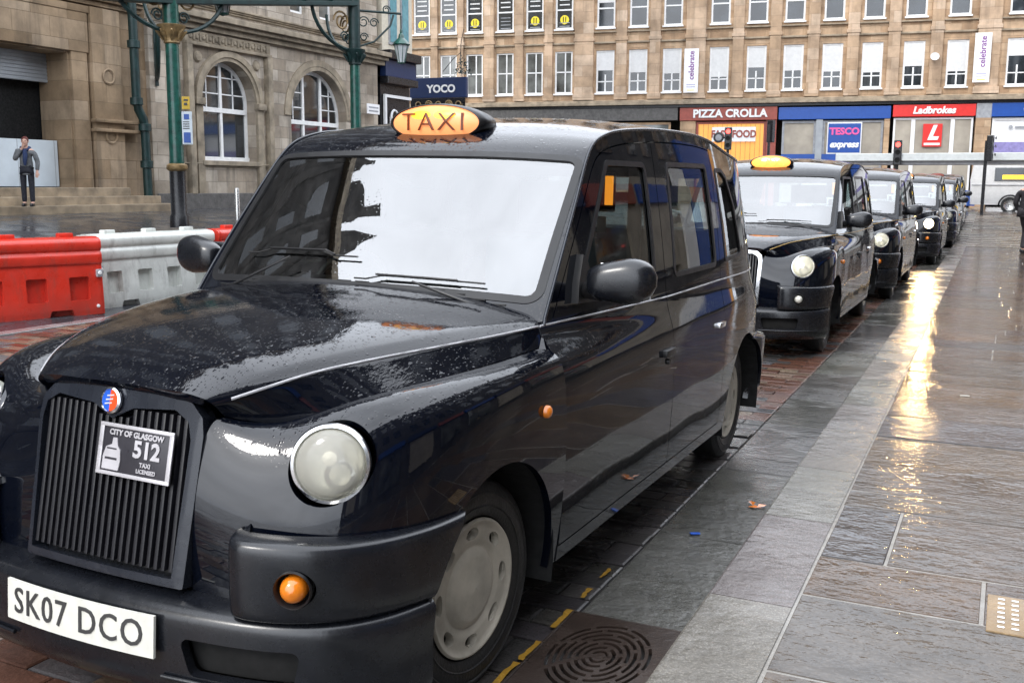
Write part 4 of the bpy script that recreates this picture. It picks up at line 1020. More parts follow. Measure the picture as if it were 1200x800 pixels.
# ------------------------------------------------------------------ station building on the left: face on x = -22
XW = -22.0
sb = empty('station_building', (XW, 24, .7), 0, label='sooty sandstone station building with arched white windows on the left', cat='building')
def L(o): o.location = (-XW * 1.0 * 0 + (0 - 0), 0, 0); o.matrix_parent_inverse = Matrix.Translation((22, -24, -.7)); return o
def wall_sheet(y0, y1, z0, z1, holes, x=XW, res=.09, depth=.55):
    ny = int((y1 - y0) / res) + 1; nz = int((z1 - z0) / res) + 1
    Y, Z = np.meshgrid(np.linspace(y0, y1, ny), np.linspace(z0, z1, nz), indexing='ij'); P = np.stack([0 * Y + x, Y, Z], -1)
    s = Sheet(P, np.stack([Y, Z], -1)); s = s if s.Nn[0][0] > 0 else Sheet(P, np.stack([Y, Z], -1), flip=True)
    for h in holes: s = s.clip(-h(s.A))
    return s.flange(depth)
def arch_sd(yc, hw, z0, zs):
    def f(A):
        y = A[:, 0] - yc; z = A[:, 1]; up = np.hypot(y, z - zs) - hw; lo = np.maximum(np.abs(y) - hw, z0 - z); return np.where(z > zs, up, lo)
    return f
box_sd = lambda y0, y1, z0, z1: (lambda A: np.maximum.reduce([y0 - A[:, 0], A[:, 0] - y1, z0 - A[:, 1], A[:, 1] - z1]))
holes_up = [box_sd(y - .45, y + .45, 7.75, 9.6) for y in (24.3, 26.2, 29.75, 31.5, 33.3)]
L(sheet_obj(wall_sheet(22.2, 35.0, .5, 10.2, [arch_sd(25.85, 1.35, 2.30, 4.25), arch_sd(30.95, 1.75, 2.30, 4.05)] + holes_up), 'wall', M['stone_l'], sb))
L(sheet_obj(wall_sheet(12.5, 22.2, .5, 10.2, [box_sd(13.0, 19.25, 1.40, 5.15)], depth=1.2, x=XW), 'wall', M['stone_lt'], sb))
# remainder of the block: outside the picture, made tall and dark to shape the windscreen reflection
g = G(); g.box(XW - 9, XW - .003, -34, 12.5, -.5, 30, M['soot_dark']); g.box(XW - 9, XW - .03, 12.5, 35.0, 10.2, 30, M['soot_dark']); g.box(XW - 9, XW - 1.6, 12.5, 34.95, .2, 10.2, M['dark'])
g.box(XW - 9.0, XW - .02, 34.8, 34.995, .2, 10.2, M['stone_l'])
for k in range(10):
    y0 = -30 + k * 4.2
    g.box(XW - .35, XW + .25, y0, y0 + .7, .3, 29, M['soot_dark'])
    for z0 in (2, 7, 11.5, 16, 20.5, 25): g.box(XW, XW + .02, y0 + 1.6, y0 + 3.2, z0, z0 + 2.6, M['pane'])
for k in range(5):
    for z0 in (11.5, 16, 20.5, 25): g.box(XW - .02, XW + .02, 14 + k * 4.4, 15.5 + k * 4.4, z0, z0 + 2.6, M['pane'])
g.box(XW - 4, XW + .6, -34, 35.2, 29.6, 30.4, M['mould']); 
rs_ = random.Random(3); y0 = -33  # uneven gables added to make the mirrored roof edge ragged in the windscreen
while y0 < 33:
    wd = rs_.uniform(1.6, 3.6); hh = rs_.uniform(1.2, 5.5); xo = rs_.uniform(-.5, .4)
    g.prism([(y0, 30.4), (y0 + wd, 30.4), (y0 + wd, 30.4 + hh * .55), (y0 + wd * .5, 30.4 + hh), (y0, 30.4 + hh * .55)], lambda a, z: (XW + xo, a, z), lambda a, z: (XW - 3.5, a, z), M['soot_dark'])
    if rs_.random() < .5: g.box(XW - 2, XW - .6, y0 + wd * .2, y0 + wd * .6, 30.4, 32 + hh, M['soot_dark'])
    y0 += wd + rs_.uniform(.3, 3.5)
L(g.build('upper_block', parent=sb))
# trim
g = G()
def cornice(y0, y1, z, d, h, mat=M['mould']):
    for k, (a, b, c) in enumerate(((0, .35, .35), (.35, .62, .7), (.62, 1.0, 1.0))): g.box(XW - .05, XW + d * c, y0, y1, z + h * a, z + h * b - .004, mat, .02)
cornice(22.3, 35.3, 6.45, .55, .5); cornice(22.3, 35.1, 7.15, .18, .2); cornice(22.3, 35.1, 2.08, .12, .14)
cornice(12.5, 22.0, 6.55, .35, .4, M['stone_lt'])
g.box(XW - .05, XW + .20, 22.25, 35.05, .4, 1.22, M['plinth'], .03)
L(g.build('cornice', parent=sb))
def arch_ring(yc, r0, r1, zs, d, mat, name='arch_moulding', z0=None):
    g = G(); n = 28
    def fn(k, r, x): t = math.pi * k / n; return (x, yc - r * math.cos(t), zs + r * math.sin(t))
    pr = [(r0, XW + .0), (r0, XW + d * .6), (r0 + (r1 - r0) * .35, XW + d * .6), (r0 + (r1 - r0) * .4, XW + d), (r1, XW + d), (r1, XW - .02)]
    vs = [fn(k, r, x) for k in range(n + 1) for r, x in pr]; m_ = len(pr)
    g.add(vs, [(k * m_ + i, k * m_ + i + 1, (k + 1) * m_ + i + 1, (k + 1) * m_ + i) for k in range(n) for i in range(m_ - 1)], mat)
    if z0 is not None:
        for s in (-1, 1): g.box(XW - .02, XW + d * .8, min(yc + s * r0, yc + s * r1), max(yc + s * r0, yc + s * r1), z0, zs, mat, .02); g.box(XW - .02, XW + d * 1.5, min(yc + s * (r0 - .04), yc + s * (r1 + .06)), max(yc + s * (r0 - .04), yc + s * (r1 + .06)), zs - .16, zs + .06, mat, .02)
    return L(g.build(name, parent=sb, smooth=35))
arch_ring(25.85, 1.36, 1.68, 4.25, .14, M['mould'], z0=1.2); arch_ring(30.95, 1.76, 2.15, 4.05, .05, M['mould'])
g = G()   # carved frame and frieze round the first window
for a, b in ((23.75, 24.0), (27.72, 27.97)): g.box(XW - .02, XW + .22, a, b, 1.2, 5.95, M['mould'], .03)
g.box(XW - .02, XW + .20, 23.75, 27.97, 5.95, 6.05, M['mould'], .02); g.box(XW - .02, XW + .12, 23.75, 27.97, 6.05, 6.40, M['mould'], .02)
for k in range(13):
    y = 24.0 + k * .30; T = Matrix.Translation((XW + .13, y, 6.22)); g.lathe([(0, .05), (.06, .04), (.09, .0)], 8, M['mould'], T @ Matrix.Rotation(R(90), 4, 'Y')); g.box(XW + .1, XW + .17, y + .10, y + .18, 6.10, 6.34, M['mould'], .02)
for s in (-1, 1):
    T = Matrix.Translation((XW + .02, 25.85 + s * 1.45, 5.62)); g.lathe([(0, .09), (.14, .07), (.19, .0)], 12, M['mould'], T @ Matrix.Rotation(R(90), 4, 'Y'))
L(g.build('carved_frieze', parent=sb, smooth=40))
def arch_window(yc, hw, z0, zs, mull, transom):
    x = XW - .42; fr = G(); n = 24
    def ring(r0, r1):
        pr = [(r0, x - .03), (r0, x + .05), (r1, x + .05), (r1, x - .03)]
        vs = [(xx, yc - r * math.cos(math.pi * k / n), zs + r * math.sin(math.pi * k / n)) for k in range(n + 1) for r, xx in pr]
        fr.add(vs, [(k * 4 + i, k * 4 + i + 1, (k + 1) * 4 + i + 1, (k + 1) * 4 + i) for k in range(n) for i in range(3)], M['white'])
    ring(hw - .13, hw + .02)
    for s in (-1, 1): fr.box(x - .03, x + .05, min(yc + s * (hw - .13), yc + s * (hw + .02)), max(yc + s * (hw - .13), yc + s * (hw + .02)), z0, zs, M['white'])
    fr.box(x - .03, x + .10, yc - hw, yc + hw, z0, z0 + .14, M['white'], .01); fr.box(x - .03, x + .09, yc - hw + .1, yc + hw - .1, transom - .08, transom + .08, M['white'], .01)
    for m_ in mull:
        zt = zs + math.sqrt(max(.01, (hw - .05) ** 2 - m_ ** 2)); fr.box(x - .03, x + .07, yc + m_ - .06, yc + m_ + .06, z0, zt, M['white'], .008)
    for zz in (transom + .55, transom + 1.1):
        w = (math.sqrt(max(.01, (hw - .05) ** 2 - max(0, zz - zs) ** 2)))
        for a, b in ((-w, mull[0]), (mull[-1], w)):
            if b - a > .15: fr.box(x - .02, x + .03, yc + a, yc + b, zz - .02, zz + .02, M['white'])
    for m_ in (-(hw + abs(mull[0])) / 2 + .02, (hw + abs(mull[-1])) / 2 - .02):
        zt = zs + math.sqrt(max(.01, (hw - .1) ** 2 - m_ ** 2)); fr.box(x - .02, x + .03, yc + m_ - .02, yc + m_ + .02, transom, zt, M['white'])
    w_ = L(fr.build('arched_window', parent=sb))
    p = G(); poly = [(yc - hw, z0), (yc + hw, z0)] + [(yc + hw * math.cos(t_), zs + hw * math.sin(t_)) for t_ in np.linspace(0, math.pi, 21)]
    p.add([(x, a, b) for a, b in poly], [tuple(range(len(poly)))], M['pane']); p.build('pane', parent=w_)
    q = G(); q.box(x - .12, x - .08, yc - hw + .1, yc + hw - .1, z0 + .1, transom, M['pane2']); q.build('curtain', parent=w_)
    s_ = G(); s_.box(XW - .42, XW + .14, yc - hw - .12, yc + hw + .12, z0 - .16, z0 - .004, M['mould'], .02); s_.build('sill', parent=w_)
arch_window(25.85, 1.35, 2.30, 4.25, (-.35, .35) if False else (0,), 4.0)
arch_window(30.95, 1.75, 2.30, 4.05, (-.55, .55), 3.85)
for y in (24.3, 26.2, 29.75, 31.5, 33.3):
    g = G(); x = XW - .2
    for a in ((-.45, -.36, 7.75, 9.6), (.36, .45, 7.75, 9.6), (-.36, .36, 7.75, 7.86), (-.36, .36, 8.62, 8.70), (-.36, .36, 9.5, 9.6)): g.box(x - .03, x + .04, y + a[0], y + a[1], a[2], a[3], M['white'])
    w_ = L(g.build('window', parent=sb)); p = G(); p.add([(x, y - .4, 7.8), (x, y + .4, 7.8), (x, y + .4, 9.55), (x, y - .4, 9.55)], [(0, 1, 2, 3)], M['pane2']); p.build('pane', parent=w_)
# entrance: lintel, shutter, hoarding, pilasters
g = G(); g.box(XW - .02, XW + .135, 12.6, 19.9, 5.2, 6.3, M['stone_lt'], .03); g.box(XW - .02, XW + .16, 12.6, 20.0, 6.3, 6.5, M['stone_lt'], .03)
for a, b, d in ((19.30, 19.85, .10), (19.95, 21.02, .20), (22.15, 23.45, .16)): g.box(XW - .02, XW + d, a, b, .75, 6.5, M['stone_lt'] if a < 22 else M['stone_l'], .02)
for z in (3.05, 3.32): g.box(XW + .10, XW + .36, 19.85, 21.75, z - .05, z + .05, M['stone_lt'], .03)
for z in (2.9, 4.6): g.lathe([(.22, 0), (.24, .04), (.2, .06), (.16, .03)], 18, M['stone_lt'], Matrix.Translation((XW + .19, 20.5, z)) @ Matrix.Rotation(R(90), 4, 'Y'))
L(g.build('pilaster', parent=sb, smooth=40))
g = G(); g.box(XW - .9, XW - .86, 13, 19.25, 4.35, 5.18, M['shutter'])
for k in range(8): g.box(XW - .87, XW - .84, 13, 19.25, 4.36 + k * .1, 4.43 + k * .1, M['shutter'], .01)
L(g.build('roller_shutter', parent=sb))
g = G(); g.box(XW - .6, XW - .55, 13.05, 19.2, 1.42, 2.72, M['panel_w'], .01)
for k in range(5): g.box(XW - .552, XW - .546, 14.2 + k * 1.22, 14.215 + k * 1.22, 1.42, 2.72, M['shutter'])
L(g.build('hoarding', parent=sb))
g = G(); g.box(XW - 1.5, XW - 1.3, 12.9, 19.4, 1.3, 5.3, M['dark']); g.box(XW - 1.5, XW - .0, 12.9, 19.4, 1.25, 1.40, M['step']); L(g.build('doorway', parent=sb))
g = G(); 
for k, (x0, x1, zt, ye) in enumerate(((XW, XW + .55, 1.40, 20.8), (XW, XW + .95, 1.16, 21.6), (XW, XW + 1.4, .93, 22.1))): g.box(x0 - .3, x1, 11.5 , ye, .4 - .001 * k, zt, M['step'], .02)
L(g.build('steps', parent=sb))
# drainpipe
g = G(); xp = XW + .42
g.tube([(xp, 21.30, 9.5), (xp, 21.32, 4.0), (xp, 21.38, 3.72), (xp, 21.55, 3.45), (xp, 21.60, 3.2), (xp, 21.62, .8)], .135, 12, M['green_dk'])
for z, y in ((3.95, 21.32), (5.6, 21.31), (3.2, 21.6), (2.1, 21.61), (.95, 21.62)): g.lathe([(.135, -.12), (.19, -.1), (.19, .1), (.135, .12)], 12, M['green_dk'], Matrix.Translation((xp, y, z)))
L(g.build('drainpipe', parent=sb, smooth=50))

# ------------------------------------------------------------------ iron canopy on columns
def column(x, y, zg, zcap, ztop, r, label, brown=False):
    e = empty('iron_column', (x, y, zg), 0, label=label, cat='column', group='cast iron canopy columns'); zb = 1.42
    g = G(); g.lathe([(r * 1.35, 0), (r * 1.35, .25), (r * 1.12, .32), (r * 1.12, zb - .55 + .45)], 20, M['black']); g.build('base', parent=e, smooth=40)
    g = G(); h = zb - .1; g.lathe([(r * 1.12, h), (r * 1.35, h + .02), (r * 1.5, h + .06), (r * 1.45, h + .14), (r * 1.05, h + .18)], 20, M['goldp']); g.build('collar', parent=e, smooth=40)
    g = G(); g.lathe([(r, h + .15), (r * 1.06, h + .22), (r, h + .30), (r * .93, zcap - zg - .2)], 20, M['green']); g.build('shaft', parent=e, smooth=40)
    g = G(); a = zcap - zg - .22
    g.lathe([(r * .95, a), (r * 1.15, a + .03), (r * 1.1, a + .08), (r * 1.3, a + .2), (r * 1.9, a + .36), (r * 2.0, a + .42), (r * 1.5, a + .44)], 20, M['goldp'] if not brown else M['green_dk'])
    for k in range(8):
        t_ = k * math.pi / 4; g.tube([(r * 1.1 * math.cos(t_), r * 1.1 * math.sin(t_), a + .08), (r * 1.7 * math.cos(t_), r * 1.7 * math.sin(t_), a + .25), (r * 2.1 * math.cos(t_), r * 2.1 * math.sin(t_), a + .30)], [.03, .05, .02], 6, M['goldp'] if not brown else M['green_dk'])
    g.build('capital', parent=e, smooth=50)
    g = G(); g.lathe([(r * 1.1, a + .42), (r * 1.1, ztop - zg)], 16, M['green'] if not brown else M['green_dk']); g.build('upper_shaft', parent=e, smooth=40)
    return e
C1 = (-15.65, 16.7); C2 = (-14.4, 22.3)
c1 = column(C1[0], C1[1], .5, 4.95, 6.6, .165, 'green iron column with gold capital and black base, bus sign on its right side')
c2 = column(C2[0], C2[1], .4, 5.0, 7.4, .15, 'green iron column rising behind the windscreen of the nearest taxi', brown=True)
# stop sign fixed to the first column
e = empty('stop_sign', (C1[0] + .27, C1[1] + .10, 3.0), R(26), label='small yellow and white notice fixed to the green column', cat='sign')
g = G(); g.box(-.12, .12, -.02, .02, -.56, .20, M['panel_w'], .01); g.build('panel', parent=e)
g = G(); g.box(-.10, .08, -.02, .02, .25, .54, M['goldy'], .01); g.build('yellow_tab', parent=e)
g = G(); g.box(-.06, .06, -.03, -.021, .02, .14, M['signblue']); g.box(-.08, .08, -.03, -.021, -.52, -.28, M['signblue']); 
for k in range(4): g.box(-.09, .06, -.026, -.021, -.20 + k * .05, -.18 + k * .05, M['black'])
g.box(-.05, .03, -.03, -.021, .34, .40, M['black']); g.box(-.05, .05, -.03, -.021, .44, .48, M['black']); g.build('notice_print', parent=e)
def scroll(g, o, d, up, s, mat, r=.025, turns=1.4, sgn=1):
    o, d, up = Vector(o), Vector(d).normalized(), Vector(up).normalized(); pts = []
    for k in range(22):
        t_ = k / 21 * turns * 2 * math.pi; q = s * (1 - .62 * k / 21); pts.append(o + d * (q * math.cos(t_) - s) + up * (q * math.sin(t_) * sgn))
    g.tube(pts, r, 6, mat)
cano = empty('station_canopy', (-18, 18, 6), 0, label='green iron station canopy reaching from the stone wall to the columns', cat='canopy')
def P3(o): o.matrix_parent_inverse = Matrix.Translation((18, -18, -6)); return o
g = G()
v = Vector((C2[0] - C1[0], C2[1] - C1[1], 0)).normalized()
def beam(p0, p1, h, w, mat, ribs=True):
    p0, p1 = Vector(p0), Vector(p1); d = (p1 - p0); Lg = d.length; d.normalize(); sd = d.cross(Vector((0, 0, 1))).normalized(); upv = sd.cross(d)
    T = Matrix(((d.x, sd.x, upv.x, p0.x), (d.y, sd.y, upv.y, p0.y), (d.z, sd.z, upv.z, p0.z), (0, 0, 0, 1)))
    g.box(0, Lg, -w / 2, w / 2, 0, .10, mat, .01, T); g.box(0, Lg, -w * .2, w * .2, .10, h - .1, mat, 0, T); g.box(0, Lg, -w / 2, w / 2, h - .1, h, mat, .01, T)
    if ribs:
        for k in range(int(Lg / .9)): g.box(k * .9 + .4, k * .9 + .46, -w * .42, w * .42, .1, h - .1, mat, 0, T)
p1b = (C1[0] - v.x * 1.6, C1[1] - v.y * 1.6, 5.50); 
beam(p1b, (C1[0], C1[1], 5.62), 1.0, .35, M['green_dk']); beam((C1[0], C1[1], 5.62), (C2[0], C2[1], 6.35), 1.0, .35, M['green_dk'])
P3(g.build('beam', parent=cano))
g = G()
for (bx, by), z0, dirs in (((C1[0], C1[1]), 5.0, [(v.x, v.y), (-v.x, -v.y), (-.93, .37)]), ((C2[0], C2[1]), 5.15, [(-v.x, -v.y), (-.9, .4)])):
    for dx_, dy_ in dirs:
        g = G()
        pts = [(bx + dx_ * 1.5 * math.sin(t_), by + dy_ * 1.5 * math.sin(t_), z0 + 1.15 * (1 - math.cos(t_))) for t_ in np.linspace(0.1, math.pi / 2, 9)]
        g.tube(pts, .05, 6, M['green_dk']); scroll(g, (bx + dx_ * .75, by + dy_ * .75, z0 + .75), (dx_, dy_, 0), (0, 0, 1), .28, M['goldp'], .028); scroll(g, (bx + dx_ * .5, by + dy_ * .5, z0 + .35), (dx_, dy_, 0), (0, 0, 1), .15, M['green_dk'], .022)
        P3(g.build('scroll_bracket', parent=cano, smooth=50))
g = G()
# wall bracket at the corner pilaster
pts = [(XW + .2 + 1.0 * math.sin(t_), 22.4 - .9 * math.sin(t_), 4.7 + 1.35 * (1 - math.cos(t_))) for t_ in np.linspace(0.05, math.pi / 2, 9)]
g.tube(pts, .07, 6, M['green_dk']); g.tube([(XW + .2, 22.4, 4.5), (XW + .2, 22.4, 6.3)], .06, 6, M['green_dk']); scroll(g, (XW + .65, 22.1, 5.6), (1, -.6, 0), (0, 0, 1), .25, M['green_dk'], .03)
P3(g.build('scroll_bracket', parent=cano, smooth=50))
def lantern(name, x, y, zb, s, top, label, glass_m):
    e = empty(name, (x, y, zb), 0, label=label, cat='lantern', group='lanterns hung from the canopy'); g = G()
    T8 = 8; 
    g.lathe([(.10 * s, 0), (.21 * s, .50 * s)], T8, glass_m); g.build('glass_panes', parent=e)
    g = G()
    for k in range(8): t_ = k * math.pi / 4; g.tube([(.102 * s * math.cos(t_), .102 * s * math.sin(t_), 0), (.213 * s * math.cos(t_), .213 * s * math.sin(t_), .5 * s)], .011 * s, 4, M['green'])
    g.lathe([(.10 * s, -.03 * s), (.115 * s, 0), (.02 * s, -.05 * s)], 8, M['green']); g.lathe([(.24 * s, .49 * s), (.26 * s, .52 * s), (.20 * s, .60 * s), (.09 * s, .70 * s), (.07 * s, .80 * s), (.03 * s, .84 * s), (.035 * s, .92 * s), (.0, 1.0 * s)], 12, M['green']); g.build('frame', parent=e, smooth=35)
    G().tube([(0, 0, .95 * s), (0, 0, top - zb)], .02 * s, 6, M['green_dk']).build('hanger', parent=e)
    return e
lantern('hanging_lantern', -15.55, 18.35, 5.66, 1.35, 6.9, 'large frosted lantern hanging under the canopy beam, cut by the top edge', M['frost'])
lantern('hanging_lantern', -13.55, 23.35, 4.93, .95, 6.2, 'small green lantern with clear panes hanging from a scrolled bracket', M['frost'])
g = G(); zc_ = 6.2
g.tube([(C2[0], C2[1], 6.25), (-13.55, 23.35, 6.25)], .035, 6, M['green_dk']); g.tube([(C2[0], C2[1], 5.25), (-14.05, 22.75, 5.45), (-13.75, 23.1, 5.9), (-13.7, 23.2, 6.2)], .03, 6, M['green_dk'])
for ox, oz, s in ((.28, 5.95, .16), (.55, 5.95, .13), (.25, 5.55, .12), (.9, 6.32, .12)): scroll(g, (C2[0] + ox * .63 + .1, C2[1] + ox * .78 + .1, oz), (.63, .78, 0), (0, 0, 1), s, M['green_dk'], .018)
P3(g.build('lantern_bracket', parent=cano, smooth=50))
# steel bollard
o = G().lathe([(.055, 0), (.055, .86), (.045, .885), (0, .89)], 16, M['steel']).build('steel_bollard', loc=(-14.0, 16.85, .55), smooth=50, label='slim pale steel bollard behind the plastic barriers', cat='bollard')

# ------------------------------------------------------------------ plastic barriers
def barrier(p, yaw, mat, lname, lab):
    e = empty('traffic_barrier', (p[0], p[1], float(gz(*p))), yaw, label=lab, cat='barrier', group='red and white plastic barriers along the road'); Lb = 2.0; D = .40
    # local x along the barrier, y depth; front face is a sheet with the real recess holes
    prof = [(-.20, .0), (-.20, .12), (-.175, .50), (-.165, .585), (-.185, .60), (-.195, .64), (-.195, .70), (-.170, .735), (-.165, .75), (-.185, .77), (-.192, .82), (-.178, .865), (-.13, .895), (-.05, .905)]
    pts = smooth_line(prof, 5); q_ = np.concatenate([[0], np.cumsum(np.linalg.norm(np.diff(pts, axis=0), axis=1))]); t_ = np.linspace(0, q_[-1], 90); pts = np.stack([np.interp(t_, q_, pts[:, 0]), np.interp(t_, q_, pts[:, 1])], 1); n = 140; U = np.linspace(.03, Lb - .03, n); Y = np.repeat(pts[:, 0][None], n, 0); Z = np.repeat(pts[:, 1][None], n, 0); X_ = np.repeat(U[:, None], len(pts), 1)
    endf = np.clip(np.minimum(X_ - 0, Lb - X_) / .05, 0, 1); Y = Y * (.93 + .07 * np.sqrt(endf))
    P = np.stack([X_, Y, Z], -1); A = np.stack([X_, Z], -1); s = Sheet(P, A); s = s if s.Nn[n // 2 * len(pts) + 10][1] < 0 else Sheet(P, A, flip=True)
    def holes(A):
        d = np.full(len(A), 9.0)
        for k in range(4):
            c = .28 + k * .48; d = np.minimum(d, sd_poly(A, rpoly([(c - .115, .18), (c + .115, .18), (c + .115, .45), (c - .115, .45)], .015), .015))
        for c in (.5, 1.5): d = np.minimum(d, sd_poly(A, rpoly([(c - .17, -.1), (c + .17, -.1), (c + .12, .075), (c - .12, .075)], .01), .01))
        return d
    hs = holes(s.A); f_ = s.clip(-hs).flange(.09)
    back = s.clip(hs).offset(-.085); f2 = join(f_, back)
    rb = f2.copy(); rb.P = rb.P * [1, -1, 1]; rb.Nn = rb.Nn * [1, -1, 1]; rb.F = [tuple(reversed(q)) for q in rb.F]
    sheet_obj(join(f2, rb), 'shell', mat, e)
    g = G(); half = [tuple(q) for q in pts]; poly = [(y, z) for y, z in half] + [(-y, z) for y, z in reversed(half)]
    poly = [(y * .95, z) for y, z in poly]
    for x0, x1 in ((.0, .031), (Lb - .031, Lb)): g.prism(poly, lambda y, z, x0=x0: (x0, y * .97, z), lambda y, z, x1=x1: (x1, y * .97, z), mat)
    g.box(.0, Lb, -.06, .06, .895, .910, mat, .01)
    g.build('end_wall', parent=e, smooth=40)
    for x in (.35, 1.0, 1.65):
        G().box(x - .085, x + .085, -.05, .05, .900, .955, mat, .015).build('lifting_lug', parent=e)
    for x in (.05, Lb - .05):
        g = G(); g.box(x - .035, x + .035, -.225, -.18, .44, .53, M['grey_pl'], .01); g.lathe([(0, .02), (.02, .018), (.024, 0)], 10, M['signwhite'], Matrix.Translation((x, -.222, .49)) @ Matrix.Rotation(R(90), 4, 'X')); g.build('coupling', parent=e)
    g = G(); g.lathe([(0, .02), (.018, .016), (.02, 0)], 10, M['signwhite'], Matrix.Translation((Lb - .08, -.198, .10)) @ Matrix.Rotation(R(90), 4, 'X')); g.build('drain_plug', parent=e)
    return e
barrier((-8.28, 5.05), R(70.5), M['red_pl'], 'red', 'bright red plastic barrier nearest the left edge, with square recesses')
barrier((-8.00, 7.12), R(87), M['white_pl'], 'white', 'white plastic barrier directly beside the nearest red one')
barrier((-7.88, 9.18), R(90), M['red_pl'], 'red', 'red plastic barrier seen through the nearest windscreen')
barrier((-7.88, 11.24), R(92), M['white_pl'], 'white', 'far white plastic barrier mostly hidden behind the nearest taxi')

# ------------------------------------------------------------------ far building across the street end
FA = math.atan2(.17, .985); F0 = (-9.7, 56.6)
fb = empty('shop_building', (F0[0], F0[1], 0), FA, label='long honey sandstone building with shops below, closing the street end', cat='building')
low = [-21.2, -19.5, -17.85, -15.95, -14.15, -12.38, -9.92, -8.02, -6.08, -3.45, -1.42, .55, 2.6, 4.65, 6.75, 8.9, 11.8, 13.9, 16.0, 18.1, 20.2]
W2 = .53; ROWS = [(6.85, 9.25), (10.5, 12.75), (14.0, 16.1)]
wg = G(); edges = []
xs_ = sorted(low)
for i, s in enumerate(xs_):
    a = -23.0 if i == 0 else (xs_[i - 1] + W2); 
    wg.box(a, s - W2, 0, .6, 6.2, 18.5, M['stone_f']) 
    zlo = 6.2
    for z0, z1 in ROWS: wg.box(s - W2, s + W2, .02, .6, zlo, z0, M['stone_f']); zlo = z1
    wg.box(s - W2, s + W2, .02, .6, zlo, 18.5, M['stone_f'])
wg.box(xs_[-1] + W2, 24, 0, .6, 6.2, 18.5, M['stone_f']); wg.box(-23, 24, 1.2, 12, 0, 18.4, M['dark'])
wg.build('wall', parent=fb)
pg = G()
for i in range(len(xs_) + 1):
    if i == 0: c, hw = -22.4, .3
    elif i == len(xs_): c, hw = xs_[-1] + 1.1, .3
    else:
        c = (xs_[i - 1] + xs_[i]) / 2; gap = xs_[i] - xs_[i - 1] - 2 * W2; hw = min(.30 if gap < 1.3 else .55, gap / 2 - .12)
    pg.box(c - hw, c + hw, -.18, .02, 6.45, 18.2, M['stone_p'], .02); pg.box(c - hw - .08, c + hw + .08, -.24, .02, 6.45, 6.80, M['stone_p'], .02); pg.box(c - hw - .06, c + hw + .06, -.22, .02, 9.75, 9.95, M['stone_p'], .02)
pg.build('pilaster', parent=fb)
cg = G()
for z, h, d in ((6.12, .16, .42), (6.28, .12, .30), (9.62, .10, .10), (13.2, .25, .3), (16.6, .3, .35), (10.22, .08, .12)):
    cg.box(-23.1, 24, -d, .02, z, z + h, M['mould_f'], .02)
cg.box(-23.1, 24, -.12, .02, 5.98, 6.118, M['black'])
cg.build('cornice', parent=fb)
for s in xs_:
    for r_, (z0, z1) in enumerate(ROWS[:2]):
        g = G(); H = z1 - z0
        for a in ((-W2, -W2 + .10, z0, z1), (W2 - .10, W2, z0, z1), (-W2 + .1, W2 - .1, z0, z0 + .10), (-W2 + .1, W2 - .1, z1 - .08, z1)): g.box(s + a[0], s + a[1], .08, .16, a[2], a[3], M['white'])
        left = s < -11.5
        if r_ == 0 and not left:
            g.box(s - .04, s + .04, .09, .16, z0 + .1, z0 + 1.05, M['white']); g.box(s - W2 + .1, s + W2 - .1, .09, .16, z0 + .62, z0 + .68, M['white'])
        elif r_ == 0: g.box(s + .05, s + .12, .09, .16, z0 + .1, z1, M['white']); g.box(s - W2 + .1, s + W2 - .1, .09, .16, z0 + 1.2, z0 + 1.27, M['white'])
        else: g.box(s - W2 + .1, s + W2 - .1, .09, .16, z0 + 1.05, z0 + 1.13, M['white'])
        g.box(s - W2 - .06, s + W2 + .06, -.10, .08, z0 - .09, z0 - .003, M['white'], .01)
        w_ = g.build('window', parent=fb)
        G().add([(s - W2, .13, z0), (s + W2, .13, z0), (s + W2, .13, z1), (s - W2, .13, z1)], [(0, 1, 2, 3)], M['pane'] if (r_ or not left) else M['pane2']).build('pane', parent=w_)
        if r_ == 0 and not left: G().box(s - W2 + .09, s + W2 - .09, .10, .12, z0 + (1.05 if s < 10 else 1.5) + random.uniform(-.3, .25), z1 - .07, M['blind']).build('blind', parent=w_)
        if r_ == 1 and s < -11.5:
            t = G(); 
            if abs(s + 15.95) > .1:
                t.lathe([(0, 0), (.26, 0)], 14, M['signyellow'], Matrix.Translation((s, .11, z0 + .55)) @ Matrix.Rotation(R(90), 4, 'X'))
                for q in (-.1, .04): t.box(s + q, s + q + .05, .10, .108, z0 + .42, z0 + .72, M['black'])
            for k in range(3): t.box(s - .3, s + .3, .10, .12, z0 + 1.35 + k * .27, z0 + 1.42 + k * .27, M['blind'])
            for k in range(2 if abs(s + 15.95) > .1 else 4): t.box(s - .3, s + .3, .10, .12, z0 + .16 + k * .2, z0 + .2 + k * .2, M['grey_pl'])
            t.build('window_sign', parent=w_)
        if r_ == 1 and s > -11.5: G().box(s - W2 + .09, s + W2 - .09, .10, .12, z1 - .55 - .3 * ((int(s * 7)) % 2), z1 - .07, M['blind']).build('blind', parent=w_)
